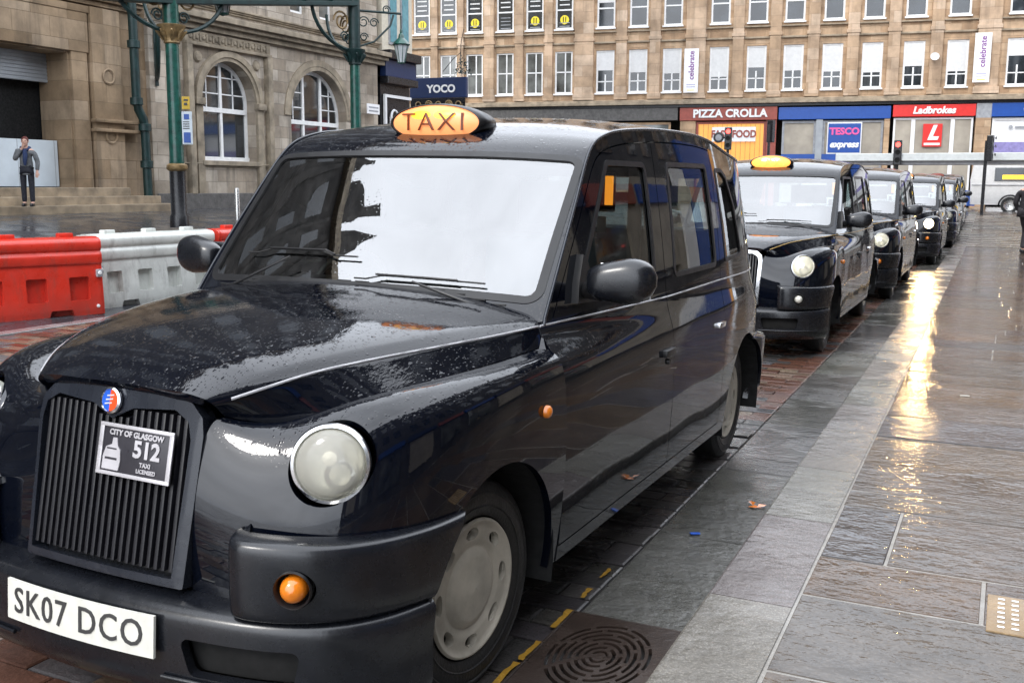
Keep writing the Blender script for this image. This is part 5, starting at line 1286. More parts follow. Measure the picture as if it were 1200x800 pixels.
# banners
for k, (s, z0, z1, lab) in enumerate(((-4.95, 6.75, 9.15, 'white banner with purple lettering near the pizza shop'), (10.05, 7.0, 9.5, 'white banner with purple lettering above the betting shop'))):
    e = empty('banner', (F0[0] + s * math.cos(FA) + .35 * math.sin(FA), F0[1] + s * math.sin(FA) - .35 * math.cos(FA), z0), FA, label=lab, cat='banner', group='white banners on the sandstone front')
    g = G(); g.box(-.40, .40, -.02, .02, 0, z1 - z0, M['signwhite'], .01); g.build('cloth', parent=e)
    t = G(); T = frame_T((0.02, -.024, (z1 - z0) * .62), (0, 0, 1), (-1, 0, 0)); add_text(t, 'celebrate', .42, T, M['purple'], ext=.003, bold=.008)
    for q in range(2): t.box(-.24, .24, -.026, -.021, .42 - .12 * q, .45 - .12 * q, M['lilac'])
    t.box(-.2, .2, -.026, -.021, .12, .16, M['signyellow']); t.build('lettering', parent=e)
# shop fronts
def shop(name, s0, s1, lab, cat='shop front'):
    e = empty(name, (F0[0] + (s0 + s1) / 2 * math.cos(FA), F0[1] + (s0 + s1) / 2 * math.sin(FA), .4), FA, label=lab, cat=cat); e['w'] = (s1 - s0) / 2; return e
def fz(z): return z - .4
def signT(e, x, z, y=-.26): return frame_T((x, y, fz(z)), (1, 0, 0), (0, 0, 1))
def fascia(e, w, z0, z1, mat, txt=None, size=.5, tm=None, x=0, **k):
    g = G(); g.box(-w, w, -.22, .3, fz(z0), fz(z1), mat, .02); o = g.build('fascia', parent=e)
    if txt:
        t = G(); add_text(t, txt, size, signT(e, x, (z0 + z1) / 2, -.25), tm, ext=.02, **k); t.build('sign_lettering', parent=o)
def glazing(e, parts, z0, z1, frame, panem, fw=.12):
    for a, b in parts:
        g = G(); g.box(a, a + fw, -.06, .06, fz(z0), fz(z1), frame); g.box(b - fw, b, -.06, .06, fz(z0), fz(z1), frame); g.box(a + fw, b - fw, -.06, .06, fz(z0), fz(z0) + fw, frame); g.box(a + fw, b - fw, -.06, .06, fz(z1) - fw, fz(z1), frame)
        o = g.build('shop_window', parent=e); G().add([(a, .0, fz(z0)), (b, .0, fz(z0)), (b, .0, fz(z1)), (a, .0, fz(z1))], [(0, 1, 2, 3)], panem).build('pane', parent=o)
# dark unit left of the pizza shop
e = shop('corner_shop', -22.5, -5.6, 'dark grey shop front left of the pizza shop, windows unlit'); fascia(e, 8.4, 5.25, 5.95, M['plinth']); glazing(e, [(-8.2, -5.6), (-5.2, -2.6), (-2.2, .4), (.8, 3.4), (3.8, 8.0)], 1.2, 5.15, M['stone_f'], M['pane2'])
e = shop('pizza_shop', -5.55, -.15, 'pizza shop with maroon fascia and glowing orange window, named PIZZA CROLLA'); fascia(e, 2.68, 5.22, 5.93, M['signbrick'], 'PIZZA CROLLA', .60, M['signwhite'], x=.1, bold=.022, sx=1.0)
glazing(e, [(-1.75, 2.1)], .6, 5.15, M['signbrick'], M['shopwarm']); G().box(-2.65, -1.78, -.15, .2, 0, fz(5.2), M['stone_f']).build('pier', parent=e); G().box(2.12, 2.66, -.15, .2, 0, fz(5.2), M['signbrick']).build('pier', parent=e)
g = G(); g.box(-.85, 1.55, -.12, -.08, fz(4.05), fz(4.85), M['signwhite']); add_text(g, 'FAST FOOD', .55, frame_T((.35, -.13, fz(4.45)), (1, 0, 0), (0, 0, 1)), M['signbrick'], ext=.01, bold=.02, sx=.85); g.build('window_sign', parent=e)
g = G()
for k in range(14): g.box(-1.6 + k * .26, -1.58 + k * .26, -.07, -.05, fz(1), fz(5.0), M['goldp'])
g.build('window_slats', parent=e)
e = shop('supermarket', -.1, 5.75, 'supermarket with long blue fascia and TESCO express window poster'); fascia(e, 2.92, 5.22, 5.88, M['signblue']); glazing(e, [(-2.7, -.9), (-.55, 2.6)], .7, 5.15, M['grey_pl'], M['shopglow']); G().box(-.9, -.55, -.2, .2, 0, fz(5.2), M['shutter']).build('pier', parent=e); G().box(2.62, 2.9, -.2, .2, 0, fz(5.2), M['stone_f']).build('pier', parent=e)
g = G(); g.box(-.30, 1.50, -.14, -.08, fz(3.35), fz(5.05), M['signwhite'], .01); g.box(-.24, 1.44, -.16, -.13, fz(3.42), fz(4.98), M['signblue']); add_text(g, 'TESCO', .50, frame_T((.6, -.17, fz(4.55)), (1, 0, 0), (0, 0, 1)), M['signpink'], ext=.01, bold=.02); add_text(g, 'express', .48, frame_T((.6, -.17, fz(3.86)), (1, 0, 0), (0, 0, 1)), M['signwhite'], ext=.01, bold=.022, shear=.25); g.build('window_poster', parent=e)
g = G(); g.box(-2.7, 2.6, -.12, -.08, fz(3.0), fz(3.35), M['signblue']); g.build('window_band', parent=e)
e = shop('betting_shop', 5.85, 9.95, 'betting shop with red fascia, white window frames and red square logo'); fascia(e, 2.05, 5.30, 5.92, M['signred'], 'Ladbrokes', .50, M['signwhite'], bold=.02, shear=.2); glazing(e, [(-1.98, -.98), (-.98, .98), (.98, 1.98)], .7, 5.25, M['signwhite'], M['shopglow'], fw=.10)
g = G(); g.box(-.48, .48, -.14, -.08, fz(3.72), fz(4.92), M['signred'], .01); add_text(g, 'L', 1.0, frame_T((.0, -.15, fz(4.42)), (1, 0, 0), (0, 0, 1)), M['signwhite'], ext=.01, bold=.05, shear=.35); g.box(-.4, .4, -.15, -.13, fz(3.80), fz(3.92), M['signwhite']); g.build('window_poster', parent=e)
G().box(2.08, 2.82, -.2, .3, 0, fz(5.2), M['stone_f']).build('pier', parent=e); G().box(2.08, 2.82, -.2, .3, fz(5.2), fz(5.95), M['grey_pl']).build('pier_fascia', parent=e)
e = shop('bank', 10.7, 19.5, 'white-windowed shop with navy blue fascia at the right edge'); fascia(e, 4.38, 5.25, 5.95, M['signblue'], 'Caledonia', .55, M['signwhite'], x=-1.75, bold=.03); glazing(e, [(-4.3, 4.2)], .7, 5.2, M['signwhite'], M['signwhite']); g = G(); g.box(-4.2, 4.1, -.12, -.07, fz(3.35), fz(3.95), M['lilac']); 
g.lathe([(0, 0), (.10, 0)], 12, M['grey_pl'], Matrix.Translation((-3.4, -.1, fz(4.72))) @ Matrix.Rotation(R(90), 4, 'X')); g.box(-3.2, -2.4, -.11, -.07, fz(4.68), fz(4.76), M['grey_pl']); g.build('window_band', parent=e)
# satellite dish
e = empty('satellite_dish', (F0[0] + 7.75 * math.cos(FA) + .3 * .17, F0[1] + 7.75 * math.sin(FA) - .35, 8.35), FA, label='small round white dish fixed to the sandstone pilaster', cat='dish'); g = G(); g.lathe([(0, 0), (.16, .03), (.22, .08)], 16, M['signwhite'], Matrix.Rotation(R(70), 4, 'X')); g.tube([(0, .0, 0), (0, .16, -.1)], .02, 6, M['grey_pl']); g.build('dish', parent=e, smooth=60)

# ------------------------------------------------------------------ corner building and pub sign
cb = empty('corner_building', (-26, 40, 0), 0, label='cream corner building with tall glazing above a dark shop front', cat='building')
def P4(o): o.matrix_parent_inverse = Matrix.Translation((26, -40, 0)); return o
g = G(); g.box(-30, XW + .02, 35.36, 37.75, 7.1, 20, M['cream_w']); g.box(-30, XW - .1, 35.36, 37.7, .4, 7.1, M['black']); P4(g.build('wall', parent=cb))
g = G(); g.box(-30, XW + .45, 35.36, 37.85, 6.75, 7.12, M['black'], .03); g.box(-30, XW + .2, 35.36, 37.8, 6.05, 6.745, M['signnavy'], .03); g.box(-30, XW + .3, 35.36, 37.8, 5.75, 6.045, M['black'], .03); P4(g.build('entablature', parent=cb))
for y in (36.15, 37.1):
    g = G(); g.box(XW - .02, XW + .08, y - .30, y + .30, 7.4, 14, M['grey_pl']); w_ = P4(g.build('tall_window', parent=cb)); G().box(XW + .085, XW + .10, y - .24, y + .24, 7.5, 13.9, M['teal_glass']).build('pane', parent=w_)
g = G(); g.box(XW - .05, XW + .06, 35.5, 37.6, 5.2, 5.32, M['signwhite']); g.box(XW - .05, XW + .06, 35.5, 35.62, .8, 5.2, M['signwhite'])
for y in (36.3, 37.1):
    for s in (-.26, .26): g.box(XW - .05, XW + .06, y + s - .05, y + s + .05, 1, 4.4, M['signwhite'])
    g.tube([(XW, y + .26 * math.cos(t_), 4.4 + .3 * math.sin(t_)) for t_ in np.linspace(0, math.pi, 9)], .05, 6, M['signwhite'])
P4(g.build('shop_window_frame', parent=cb))
e = empty('street_sign', (XW + .3, 34.2, 4.6), 0, label='small white street name plate on the stone corner', cat='sign'); G().box(-.02, .02, -.45, .45, -.2, .2, M['signwhite'], .005).build('plate', parent=e); g = G()
for k in (-.08, .06): g.box(.021, .026, -.35, .35, k - .03, k + .03, M['grey_pl'])
g.build('name_print', parent=e)
ps = empty('pub_kiosk', (-24.25, 44, .45), R(6), label='navy blue YOCO sign board over a gilded kiosk front', cat='kiosk')
G().box(-1.56, 1.56, -.12, .12, 5.42, 6.42, M['signnavy'], .03).build('sign_board', parent=ps)
t = G(); add_text(t, 'YOCO', .52, frame_T((.2, -.14, 5.85), (1, 0, 0), (0, 0, 1)), M['signwhite'], ext=.01, bold=.02); t.build('lettering', parent=ps)
g = G(); g.box(-1.5, 1.5, -.1, 1.5, 0, 4.7, M['black']); g.box(-1.5, 1.5, -.12, -.1, 4.7, 5.4, M['black']); g.build('kiosk_body', parent=ps)
g = G()
for k in range(5): scroll(g, (-.85 + k * .55, -.14, 5.1), (1, 0, 0), (0, 0, 1), .2, M['goldp'], .035, sgn=1 if k % 2 else -1)
g.build('gilded_scrollwork', parent=ps, smooth=50)
pl = empty('planter_bush', (-22.9, 44.0, 6.86), 0, label='spiky dark plant growing above the navy sign board', cat='plant'); g = G()
for k in range(150):
    a = random.uniform(0, 6.28); r_ = random.uniform(.0, .55); h = random.uniform(.1, 1.0) * (1 - r_); c = Vector((r_ * math.cos(a), r_ * math.sin(a) * .6, h)); d = Vector((random.uniform(-.12, .12), random.uniform(-.1, .1), random.uniform(.03, .15))); w_ = Vector((random.uniform(-.05, .05), .02, .02))
    g.add([c, c + d * .5 + w_, c + d, c + d * .5 - w_], [(0, 1, 2, 3)], M['leafd'] if 'leafd' in M else M['green_dk'])
g.build('foliage', parent=pl, recalc=False); g = G(); g.tube([(0, 0, 0), (-.1, 0, .9), (-.05, 0, 1.7), (.1, 0, 2.3)], .02, 5, M['black']); g.tube([(-.05, 0, 1.2), (-.5, 0, .9), (-1.1, 0, .3)], .018, 5, M['black']); g.build('stem', parent=pl)

# ------------------------------------------------------------------ bus shelter, signals, van, far car
sh_ = empty('bus_shelter', (1.6, 44, .45), R(1), label='long pale flat roof of a shelter crossing the street end', cat='shelter')
G().box(-6.2, 7.5, -.9, .3, 2.17, 2.48, M['conc'], .03).build('roof', parent=sh_); G().box(-6.0, 7.3, -.75, .25, 2.02, 2.165, M['grey_pl'], .02).build('soffit', parent=sh_)
for x in (-5.9, -3.9, 3.4, 6.9): G().box(x - .06, x + .06, .05, .17, 0, 2.02, M['black']).build('post', parent=sh_)
G().box(3.5, 6.8, .09, .12, .3, 1.9, M['frost']).build('glass_panel', parent=sh_)
def signal(x, y, zt, face, lab, lit=True, backplate=False, name='traffic_light'):
    z0 = float(gz(x, y)); e = empty(name, (x, y, z0), face, label=lab, cat='traffic light', group='traffic lights at the street end'); h = zt - z0
    G().cyl((0, .12, 0), (0, .12, h - .2), .065, 10, M['black']).build('pole', parent=e, smooth=40)
    G().box(-.16, .16, -.12, .10, h - 1.0, h, M['black'], .03).build('signal_head', parent=e)
    for k, m_ in enumerate((M['red_lit'] if lit else M['dark'], M['dark'], M['dark'])):
        g = G(); zc_ = h - .18 - k * .31; g.lathe([(0, .0), (.10, 0)], 16, m_, Matrix.Translation((0, -.125, zc_)) @ Matrix.Rotation(R(90), 4, 'X')); g.build('signal_lamp', parent=e)
        G().tube([(.12 * math.cos(t_), -.2, zc_ + .12 * math.sin(t_)) for t_ in np.linspace(.2, 2.94, 9)], .015, 5, M['black']).build('visor', parent=e)
    if backplate: 
        g = G(); g.lathe([(.20, 0), (.24, .03), (.20, .05), (0, .05)], 20, M['black'], Matrix.Translation((-.42, -.1, h - .45)) @ Matrix.Rotation(R(90), 4, 'X')); g.lathe([(0, .06), (.14, .055)], 20, M['grey_pl'], Matrix.Translation((-.42, -.1, h - .45)) @ Matrix.Rotation(R(90), 4, 'X')); g.box(-.42, 0, -.08, -.04, h - .5, h - .42, M['black']); g.build('round_sign', parent=e)
signal(-9.65, 45, 4.2, R(10), 'traffic light showing red in front of the pizza shop', backplate=True)
signal(-7.95, 46, 4.55, R(160), 'unlit grey-backed traffic light right of the pizza shop window', lit=False)
signal(-2.15, 43, 3.45, R(5), 'small red-lit traffic light above the pale shelter roof')
signal(1.27, 42, 3.55, R(80), 'dark traffic light on a thick post near the white van', lit=False)
vn = empty('white_van', (2.4, 47.3, float(gz(2.2, 47))), R(3), label='white van parked side-on beyond the shelter', cat='van')
g = G(); prof = [(-1.85, .45), (-1.9, 1.5), (-1.8, 2.25), (-1.6, 2.42), (1.4, 2.42), (1.75, 2.2), (2.3, 1.45), (2.9, 1.25), (3.0, .9), (3.0, .45)]
g.prism(prof, lambda x, z: (x, -.9, z - .1), lambda x, z: (x, .9, z - .1), M['white']); g.build('body', parent=vn, smooth=20)
G().box(-1.0, 1.3, -.93, -.905, 1.35, 1.9, M['pane'], .005).build('side_window', parent=vn); G().box(-.7, .6, -.95, -.935, 1.42, 1.60, M['yellow_reflect'], .003).build('reflected_light', parent=vn)
G().box(-1.86, 2.9, -.925, -.905, 1.16, 1.19, M['grey_pl']).build('trim_line', parent=vn); G().box(-.8, 1.0, -.5, .5, 2.32, 2.46, M['grey_pl'], .03).build('roof_rack', parent=vn)
for x in (-.35, 2.1):
    e = bpy.data.objects.new('wheel', None); COL.objects.link(e); e.parent = vn; e.location = (x, -.86, .34)
    T = Matrix.Rotation(R(90), 4, 'X'); g = G(); g.lathe([(.22, .08), (.34, .08), (.345, .0), (.34, -.1)], 24, M['tyre'], T); g.build('tyre', parent=e); g = G(); g.lathe([(0, .09), (.06, .1), (.07, .06), (.2, .07), (.23, .085)], 24, M['steel'], T); g.build('rim', parent=e, smooth=40)
    G().tube([(x + .42 * math.cos(t_), -.905, .34 + .42 * math.sin(t_)) for t_ in np.linspace(0, math.pi, 13)], .035, 6, M['black']).build('wheel_arch', parent=vn)
bc = empty('blue_car', (-1.3, 49.6, float(gz(-1, 49))), R(2), label='small blue and white car just left of the van', cat='car')
g = G(); prof = [(-2.0, .25), (-2.05, .75), (-1.75, .92), (-1.1, 1.0), (-.6, 1.42), (.6, 1.45), (1.15, 1.02), (1.9, .88), (2.0, .5), (1.95, .25)]
g.prism(prof, lambda x, z: (x, -.8, z), lambda x, z: (x, .8, z), M['signblue']); g.build('body', parent=bc, smooth=30); g = G(); g.prism([(-1.0, 1.02), (-.55, 1.37), (.55, 1.40), (1.0, 1.02)], lambda x, z: (x, -.815, z), lambda x, z: (x, -.80, z), M['pane']); g.build('side_window', parent=bc)
G().box(.2, 1.0, -.82, -.80, .62, .85, M['signwhite']).build('door_panel', parent=bc)
for x in (-1.25, 1.25): g = G(); g.lathe([(0, .06), (.2, .07), (.3, .05), (.31, -.1)], 20, M['tyre'], Matrix.Translation((x, -.78, .31)) @ Matrix.Rotation(R(90), 4, 'X')); g.build('wheel', parent=bc)

# off-frame building added on the pavement side with colour blocks that the taxis and the wet stones mirror
rb_ = empty('tenement', (9.5, 10, .08), 0, label='tall sandstone tenement added unseen along the right pavement for reflections', cat='building')
def P5(o): o.matrix_parent_inverse = Matrix.Translation((-9.5, -10, -.08)); return o
g = G(); g.box(9.5, 18, -14, 40, 0, 15, M['soot_dark'])
for k in range(12):
    y0 = -12 + k * 4.2; g.box(9.42, 9.52, y0, y0 + 3.0, .7, 3.4, M['pane2'] if k % 3 else M['shopglow']); g.box(9.2, 9.55, y0 - .2, y0 + 3.6, 3.5, 4.2, [M['signnavy'], M['signbrick'], M['signblue']][k % 3])
    for z0 in (5.4, 9.2, 12.4): g.box(9.46, 9.52, y0 + .5, y0 + 1.5, z0, z0 + 1.9, M['pane']); g.box(9.46, 9.52, y0 + 2.3, y0 + 3.3, z0, z0 + 1.9, M['pane'])
g.box(9.30, 9.47, 29.5, 37, .6, 6.4, M['signblue']); g.box(9.25, 9.46, 37.1, 38.6, .6, 6.4, M['shopwarm']); g.box(9.3, 9.46, 27.3, 29.3, .6, 5.0, M['signwhite']); g.box(9.27, 9.3, 31, 35, 2.2, 3.6, M['signwhite']); g.box(9.3, 9.46, 20, 26, 1, 4.5, M['shopglow'])  # plain colour blocks added to be mirrored in the taxi's side windows
P5(g.build('wall', parent=rb_))

# ------------------------------------------------------------------ people
def skin_mesh(name, verts, edges, radii, mat, parent, levels=2, root=0):
    me = bpy.data.meshes.new(name); me.from_pydata(verts, edges, []); o = bpy.data.objects.new(name, me); COL.objects.link(o)
    o.modifiers.new('s', 'SKIN'); 
    for i, r_ in enumerate(radii): me.skin_vertices[0].data[i].radius = r_ if isinstance(r_, tuple) else (r_, r_)
    me.skin_vertices[0].data[root].use_root = True
    sm = o.modifiers.new('b', 'SUBSURF'); sm.levels = levels; sm.render_levels = levels
    dg = bpy.context.evaluated_depsgraph_get(); dg.update(); m2 = bpy.data.meshes.new_from_object(o.evaluated_get(dg)); bpy.data.objects.remove(o)
    m2.polygons.foreach_set('use_smooth', [True] * len(m2.polygons)); m2.materials.clear(); m2.materials.append(mat)
    o = bpy.data.objects.new(name, m2); COL.objects.link(o); o.parent = parent; return o
def person(loc, rz, lab, coat, trousers, hairm, armR, armL, stride=.12, hood=None, scarf=None, hgt=1.72):
    e = empty('person', loc, rz, label=lab, cat='person'); k = hgt / 1.75
    # facing -y; x to the person's left
    J = [(0, 0, .98), (0, 0, 1.15), (0, 0, 1.32), (0, .0, 1.44), (0, -.005, 1.52), (0, -.02, 1.60), (0, -.02, 1.69),
         (.17, 0, 1.41), armL[0], armL[1], (-.17, 0, 1.41), armR[0], armR[1],
         (.09, 0, .93), (.10, -stride, .50), (.10, -stride * .6, .09), (.10, -stride * .6 - .17, .04),
         (-.09, 0, .93), (-.10, stride * .3, .50), (-.10, stride, .09), (-.10, stride - .17, .04)]
    E_ = [(0, 1), (1, 2), (2, 3), (3, 4), (4, 5), (5, 6), (3, 7), (7, 8), (8, 9), (3, 10), (10, 11), (11, 12), (0, 13), (13, 14), (14, 15), (15, 16), (0, 17), (17, 18), (18, 19), (19, 20)]
    r_ = [(.15, .11), (.13, .10), (.16, .11), (.10, .08), .055, (.075, .09), (.07, .085), .06, .043, .035, .06, .043, .035, .085, .06, .045, .035, .085, .06, .045, .035]
    J = [tuple(c * k for c in p) for p in J]; r_ = [tuple(c * k for c in q) if isinstance(q, tuple) else q * k for q in r_]
    skin_mesh('body', J, E_, r_, M['skin'], e)
    S = lambda p: Vector(p) * k
    # coat
    V = [(0, .01, .80), (0, .0, .98), (0, 0, 1.15), (0, 0, 1.33), (0, 0, 1.45), (.18, 0, 1.41), armL[0], tuple(Vector(armL[0]) * .12 + Vector(armL[1]) * .88), (-.18, 0, 1.41), armR[0], tuple(Vector(armR[0]) * .12 + Vector(armR[1]) * .88)]
    skin_mesh('jacket', [S(p) for p in V], [(0, 1), (1, 2), (2, 3), (3, 4), (4, 5), (5, 6), (6, 7), (4, 8), (8, 9), (9, 10)], [(.19 * k, .14 * k), (.175 * k, .135 * k), (.165 * k, .13 * k), (.185 * k, .13 * k), .10 * k, .085 * k, .065 * k, .05 * k, .085 * k, .065 * k, .05 * k], coat, e, root=1)
    V = [(0, 0, .92), J[13], J[14], J[15], J[17], J[18], J[19]]; V = [S(V[0])] + V[1:]
    skin_mesh('trousers', V, [(0, 1), (1, 2), (2, 3), (0, 4), (4, 5), (5, 6)], [(.16 * k, .115 * k), .10 * k, .075 * k, .062 * k, .10 * k, .075 * k, .062 * k], trousers, e)
    for a in (15, 19):
        p = Vector(J[a]); g = G(); g.box(p.x - .045, p.x + .045, p.y - .21, p.y + .06, .0, .085, M['black'], .03); g.build('shoe', parent=e, smooth=60)
    def ball(c, rad, mat, name, T=None):
        g = G(); n = 10; g.lathe([(max(1e-4, math.sin(math.pi * i / n)), -math.cos(math.pi * i / n)) for i in range(n + 1)], 16, mat, Matrix.Translation(c) @ Matrix.Diagonal((*rad, 1))); return g
    hc = S((0, -.015, 1.655)); g = ball(hc + Vector((0, .018, .028)) * k, (.088 * k, .105 * k, .105 * k), hairm, 'h'); g.build('hair', parent=e, smooth=60)
    f = ball(hc + Vector((0, -.03, -.012)) * k, (.072 * k, .078 * k, .10 * k), M['skin'], 'f'); f.tube([hc + Vector((0, -.10, .02)) * k, hc + Vector((0, -.125, -.015)) * k], [.008 * k, .014 * k], 6, M['skin'])
    for s in (-1, 1): f.box(hc.x + s * .03 - .012, hc.x + s * .03 + .012, hc.y - .108 * k, hc.y - .10 * k, hc.z + .012, hc.z + .024, M['black']); f.tube([hc + Vector((s * .078, .0, -.02)), hc + Vector((s * .084, .01, .02))], .012, 6, M['skin'])
    f.box(hc.x - .022, hc.x + .022, hc.y - .104 * k, hc.y - .098 * k, hc.z - .055, hc.z - .048, M['badge_red']); f.build('face', parent=e, smooth=50)
    for arm in (armL, armR):
        w = S(arm[1]); d = (S(arm[1]) - S(arm[0])).normalized(); sd = d.cross(Vector((0, 1, .2))).normalized(); g = G(); pc = w + d * .06
        g.tube([w - d * .02, pc - d * .02, pc + d * .03], [.028, .038, .034], 10, M['skin'])
        for q in range(4):
            b = pc + d * .03 + sd * (.027 - .018 * q); g.tube([b - d * .02, b + d * .03 + Vector((0, -.006, 0)), b + d * (.055 - .008 * abs(q - 1)) + Vector((0, -.018, -.004))], [.0095, .009, .007], 6, M['skin'])
        g.tube([pc - d * .03 + sd * .03, pc + sd * .05, pc + d * .03 + sd * .045], [.012, .010, .008], 6, M['skin']); g.build('hand', parent=e, smooth=60)
    if hood:
        g = G(); g.tube([S(p) for p in ((-.10, .0, 1.50), (-.07, .08, 1.50), (0, .11, 1.50), (.07, .08, 1.50), (.10, .0, 1.50), (.05, -.09, 1.44), (-.05, -.09, 1.44))], .04 * k, 8, hood, closed=True); g.build('hood', parent=e, smooth=60)
    if scarf:
        g = G(); g.tube([S(p) for p in ((.0, -.135, 1.45), (.02, -.17, 1.30), (.0, -.18, 1.15), (.0, -.175, 1.05))], [.05 * k, .06 * k, .05 * k, .03 * k], 8, scarf); g.build('scarf', parent=e, smooth=60)
    return e
M['jacket_g'] = simple('grey_tweed_jacket', (.12, .125, .13), .85, var=.3, bumps=.3, vscale=8); M['navy'] = simple('navy_cloth', (.015, .03, .09), .8); M['coat_d'] = simple('dark_coat', (.02, .018, .022), .75)
person((-20.35, 16.35, .93), R(40), 'person in grey hooded jacket and blue scarf standing on the station steps', M['jacket_g'], M['denim'], M['hair'], ((-.26, -.08, 1.18), (-.03, -.17, 1.50)), ((.27, .03, 1.14), (.25, -.03, .88)), stride=.02, hood=M['navy'], scarf=M['navy'])
person((2.50, 24.2, .09 + float(gz(2.5, 24.2))), R(150), 'person in dark coat walking away at the right edge of the pavement', M['coat_d'], M['coat_d'], simple('plum_hat', (.12, .04, .09), .8), ((-.30, -.10, 1.20), (-.20, -.32, 1.25)), ((.26, .05, 1.15), (.24, -.12, .93)), stride=.2)
# ------------------------------------------------------------------ the rest of the rank
def swap(root, old, new):
    for o in [root] + list(root.children_recursive):
        if o.type == 'MESH':
            for s in o.material_slots:
                if s.material == old: s.link = 'OBJECT'; s.material = new
def strip(root, names):
    for o in list(root.children_recursive):
        try: nm = o.name.split('.')[0]
        except ReferenceError: continue
        if nm in names:
            for c in list(o.children_recursive): bpy.data.objects.remove(c)
            bpy.data.objects.remove(o)
rank = []
for i, (x, y, rz, lab) in enumerate(((-.10, 7.23, .6, 'second taxi in the rank, chrome grille and gold line along its bonnet'),
        (-.02, 12.56, .9, 'third taxi in the rank, dark roof sign and amber light low on its bumper'),
        (.08, 19.86, 1.0, 'fourth taxi in the rank, one headlight shining on the wet pavement'),
        (.10, 26.3, 1.0, 'fifth taxi in the rank, mostly hidden behind the lit headlight'),
        (-.02, 32.4, 1.0, 'farthest taxi in the rank, just before the shelter'))):
    c = copy_tree(hero); c.location = (x, y, float(gz(x, y))); c.rotation_euler = (0, 0, R(rz)); tag(c, lab, 'taxi'); rank.append(c)
    for o in c.children_recursive:
        if o.name.split('.')[0] == 'wheel': o.rotation_euler = (0, 0, 0)
    strip(c, ('licence_plaque', 'number_plate') if i != 0 else ('licence_plaque',))
def freshen(root, names, newmat_fn):
    for o in root.children_recursive:
        if o.type == 'MESH' and o.name.split('.')[0] in names:
            for s in o.material_slots: nm_ = newmat_fn(s.material); s.link = 'OBJECT'; s.material = nm_
# second taxi: older model with chrome round the grille and on the bumper, clear indicators, bright sign
c = rank[0]
freshen(c, ('grille_surround',), lambda m: M['chrome']); freshen(c, ('coach_line',), lambda m: M['gold_stripe']); freshen(c, ('indicator',), lambda m: M['reflector'] if m == M['amber'] else m)
freshen(c, ('sign_lens', 'sign_lettering'), lambda m: M['sign_orange']); freshen(c, ('sign_bulb_glow',), lambda m: M['sign_hot']); bl_ = lambda m: M['bulb_lit'] if m == M['bulb'] else m; freshen(c, ('lamp_bulb',), bl_); freshen(rank[1], ('lamp_bulb',), bl_); freshen(rank[1], ('coach_line',), lambda m: M['gold_stripe'])
for k in (1, 4): freshen(rank[k], ('sign_lens', 'sign_bulb_glow'), lambda m: M['signbrick'])
# the lit headlamp
lit = [o for o in rank[2].children_recursive if o.name.split('.')[0] == 'headlight' ]
near = max(lit, key=lambda o: max((v.co.x for v in o.data.vertices)))
for o in near.children_recursive:
    if o.name.split('.')[0] == 'lamp_bulb':
        for s in o.material_slots: s.link = 'OBJECT'; s.material = M['beam']
    if o.name.split('.')[0] == 'headlamp_lens':
        for s in o.material_slots: s.link = 'OBJECT'; s.material = M['lens_lit'] 
sp = bpy.data.lights.new('headlamp_beam', 'SPOT'); sp.energy = 115; sp.color = (1, .64, .27); sp.spot_size = R(60); sp.spot_blend = .8; sp.shadow_soft_size = .09
so2 = bpy.data.objects.new('headlamp_beam', sp); COL.objects.link(so2); so2.location = (.722, 19.98, .84); so2.rotation_euler = (R(84), 0, R(180))
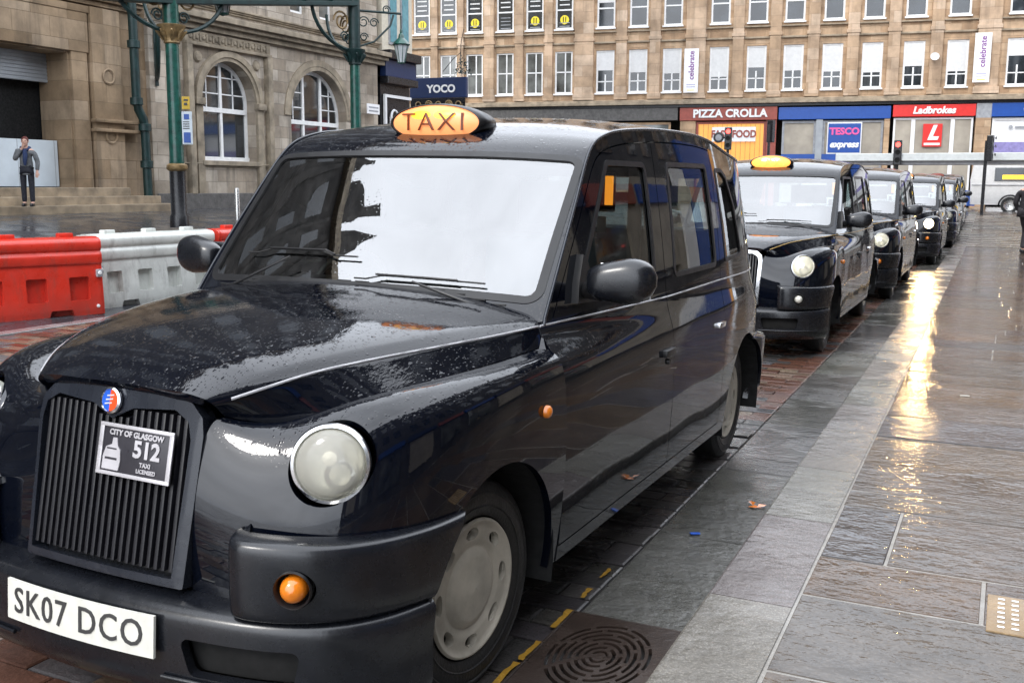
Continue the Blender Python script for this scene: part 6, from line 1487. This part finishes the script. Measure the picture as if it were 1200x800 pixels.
# ------------------------------------------------------------------ camera, light, sky
cam = bpy.data.cameras.new('camera'); co = bpy.data.objects.new('camera', cam); COL.objects.link(co); sc.camera = co
cam.sensor_fit = 'HORIZONTAL'; cam.sensor_width = 36; cam.lens = 36 * 1194.85 / 1200; cam.clip_start = .05; cam.clip_end = 2000
yaw, pit, rol = .451364803, -.151584718, .00621747
f = Vector((-math.sin(yaw) * math.cos(pit), math.cos(yaw) * math.cos(pit), math.sin(pit))); r = Vector((math.cos(yaw), math.sin(yaw), 0)); u = r.cross(f)
r2 = math.cos(rol) * r + math.sin(rol) * u; u2 = -math.sin(rol) * r + math.cos(rol) * u
co.matrix_world = Matrix(((r2.x, u2.x, -f.x, 2.18196), (r2.y, u2.y, -f.y, -1.85497), (r2.z, u2.z, -f.z, 1.53323), (0, 0, 0, 1)))
w = bpy.data.worlds.new('World'); sc.world = w; w.use_nodes = True; nt = w.node_tree; bg = nt.nodes['Background']
sky = N(nt, 'ShaderNodeTexSky', sky_type='NISHITA'); sky.sun_disc = False; sky.sun_elevation = R(38); sky.sun_rotation = R(SUNROT); sky.air_density = 1.0; sky.dust_density = 4.0; sky.ozone_density = 1.0
hs = N(nt, 'ShaderNodeHueSaturation'); hs.inputs['Saturation'].default_value = .22
tcw = N(nt, 'ShaderNodeTexCoord'); mpw = N(nt, 'ShaderNodeMapping'); mpw.inputs['Scale'].default_value = (1, 1, 2.2); nt.links.new(tcw.outputs['Generated'], mpw.inputs[0])
cl_ = ramp(nt, noise(nt, mpw.outputs[0], 2.2, 6, .55), [(.3, .78), (.7, 1.12)])
nt.links.new(sky.outputs[0], hs.inputs['Color'])
spw = N(nt, 'ShaderNodeSeparateXYZ'); nt.links.new(tcw.outputs['Generated'], spw.inputs[0])
grad = ramp(nt, spw.outputs[2], [(0.0, (.80, .83, .88)), (.25, (.88, .91, .96)), (.8, (1.0, 1.02, 1.06))])
cloud = mixc(nt, 1.0, grad, (15.5, 16.0, 16.8), 'MULTIPLY')
nt.links.new(mixc(nt, 1.0, mixc(nt, .72, hs.outputs[0], cloud), cl_, 'MULTIPLY'), bg.inputs[0]); bg.inputs[1].default_value = .15
sl = bpy.data.lights.new('sun', 'SUN'); sl.energy = .7; sl.angle = R(14); sl.color = (1, .96, .9); so_ = bpy.data.objects.new('sun', sl); COL.objects.link(so_)
so_.rotation_euler = (R(90 - 38), 0, R(180 - SUNROT)) ; 
vs_ = sc.view_settings; vs_.view_transform = 'Standard'; vs_.look = 'None'; vs_.gamma = 1; vs_.use_curve_mapping = False; vs_.exposure = EXPO
sc.cycles.max_bounces = 8; sc.cycles.transparent_max_bounces = 16; sc.cycles.sample_clamp_indirect = 6
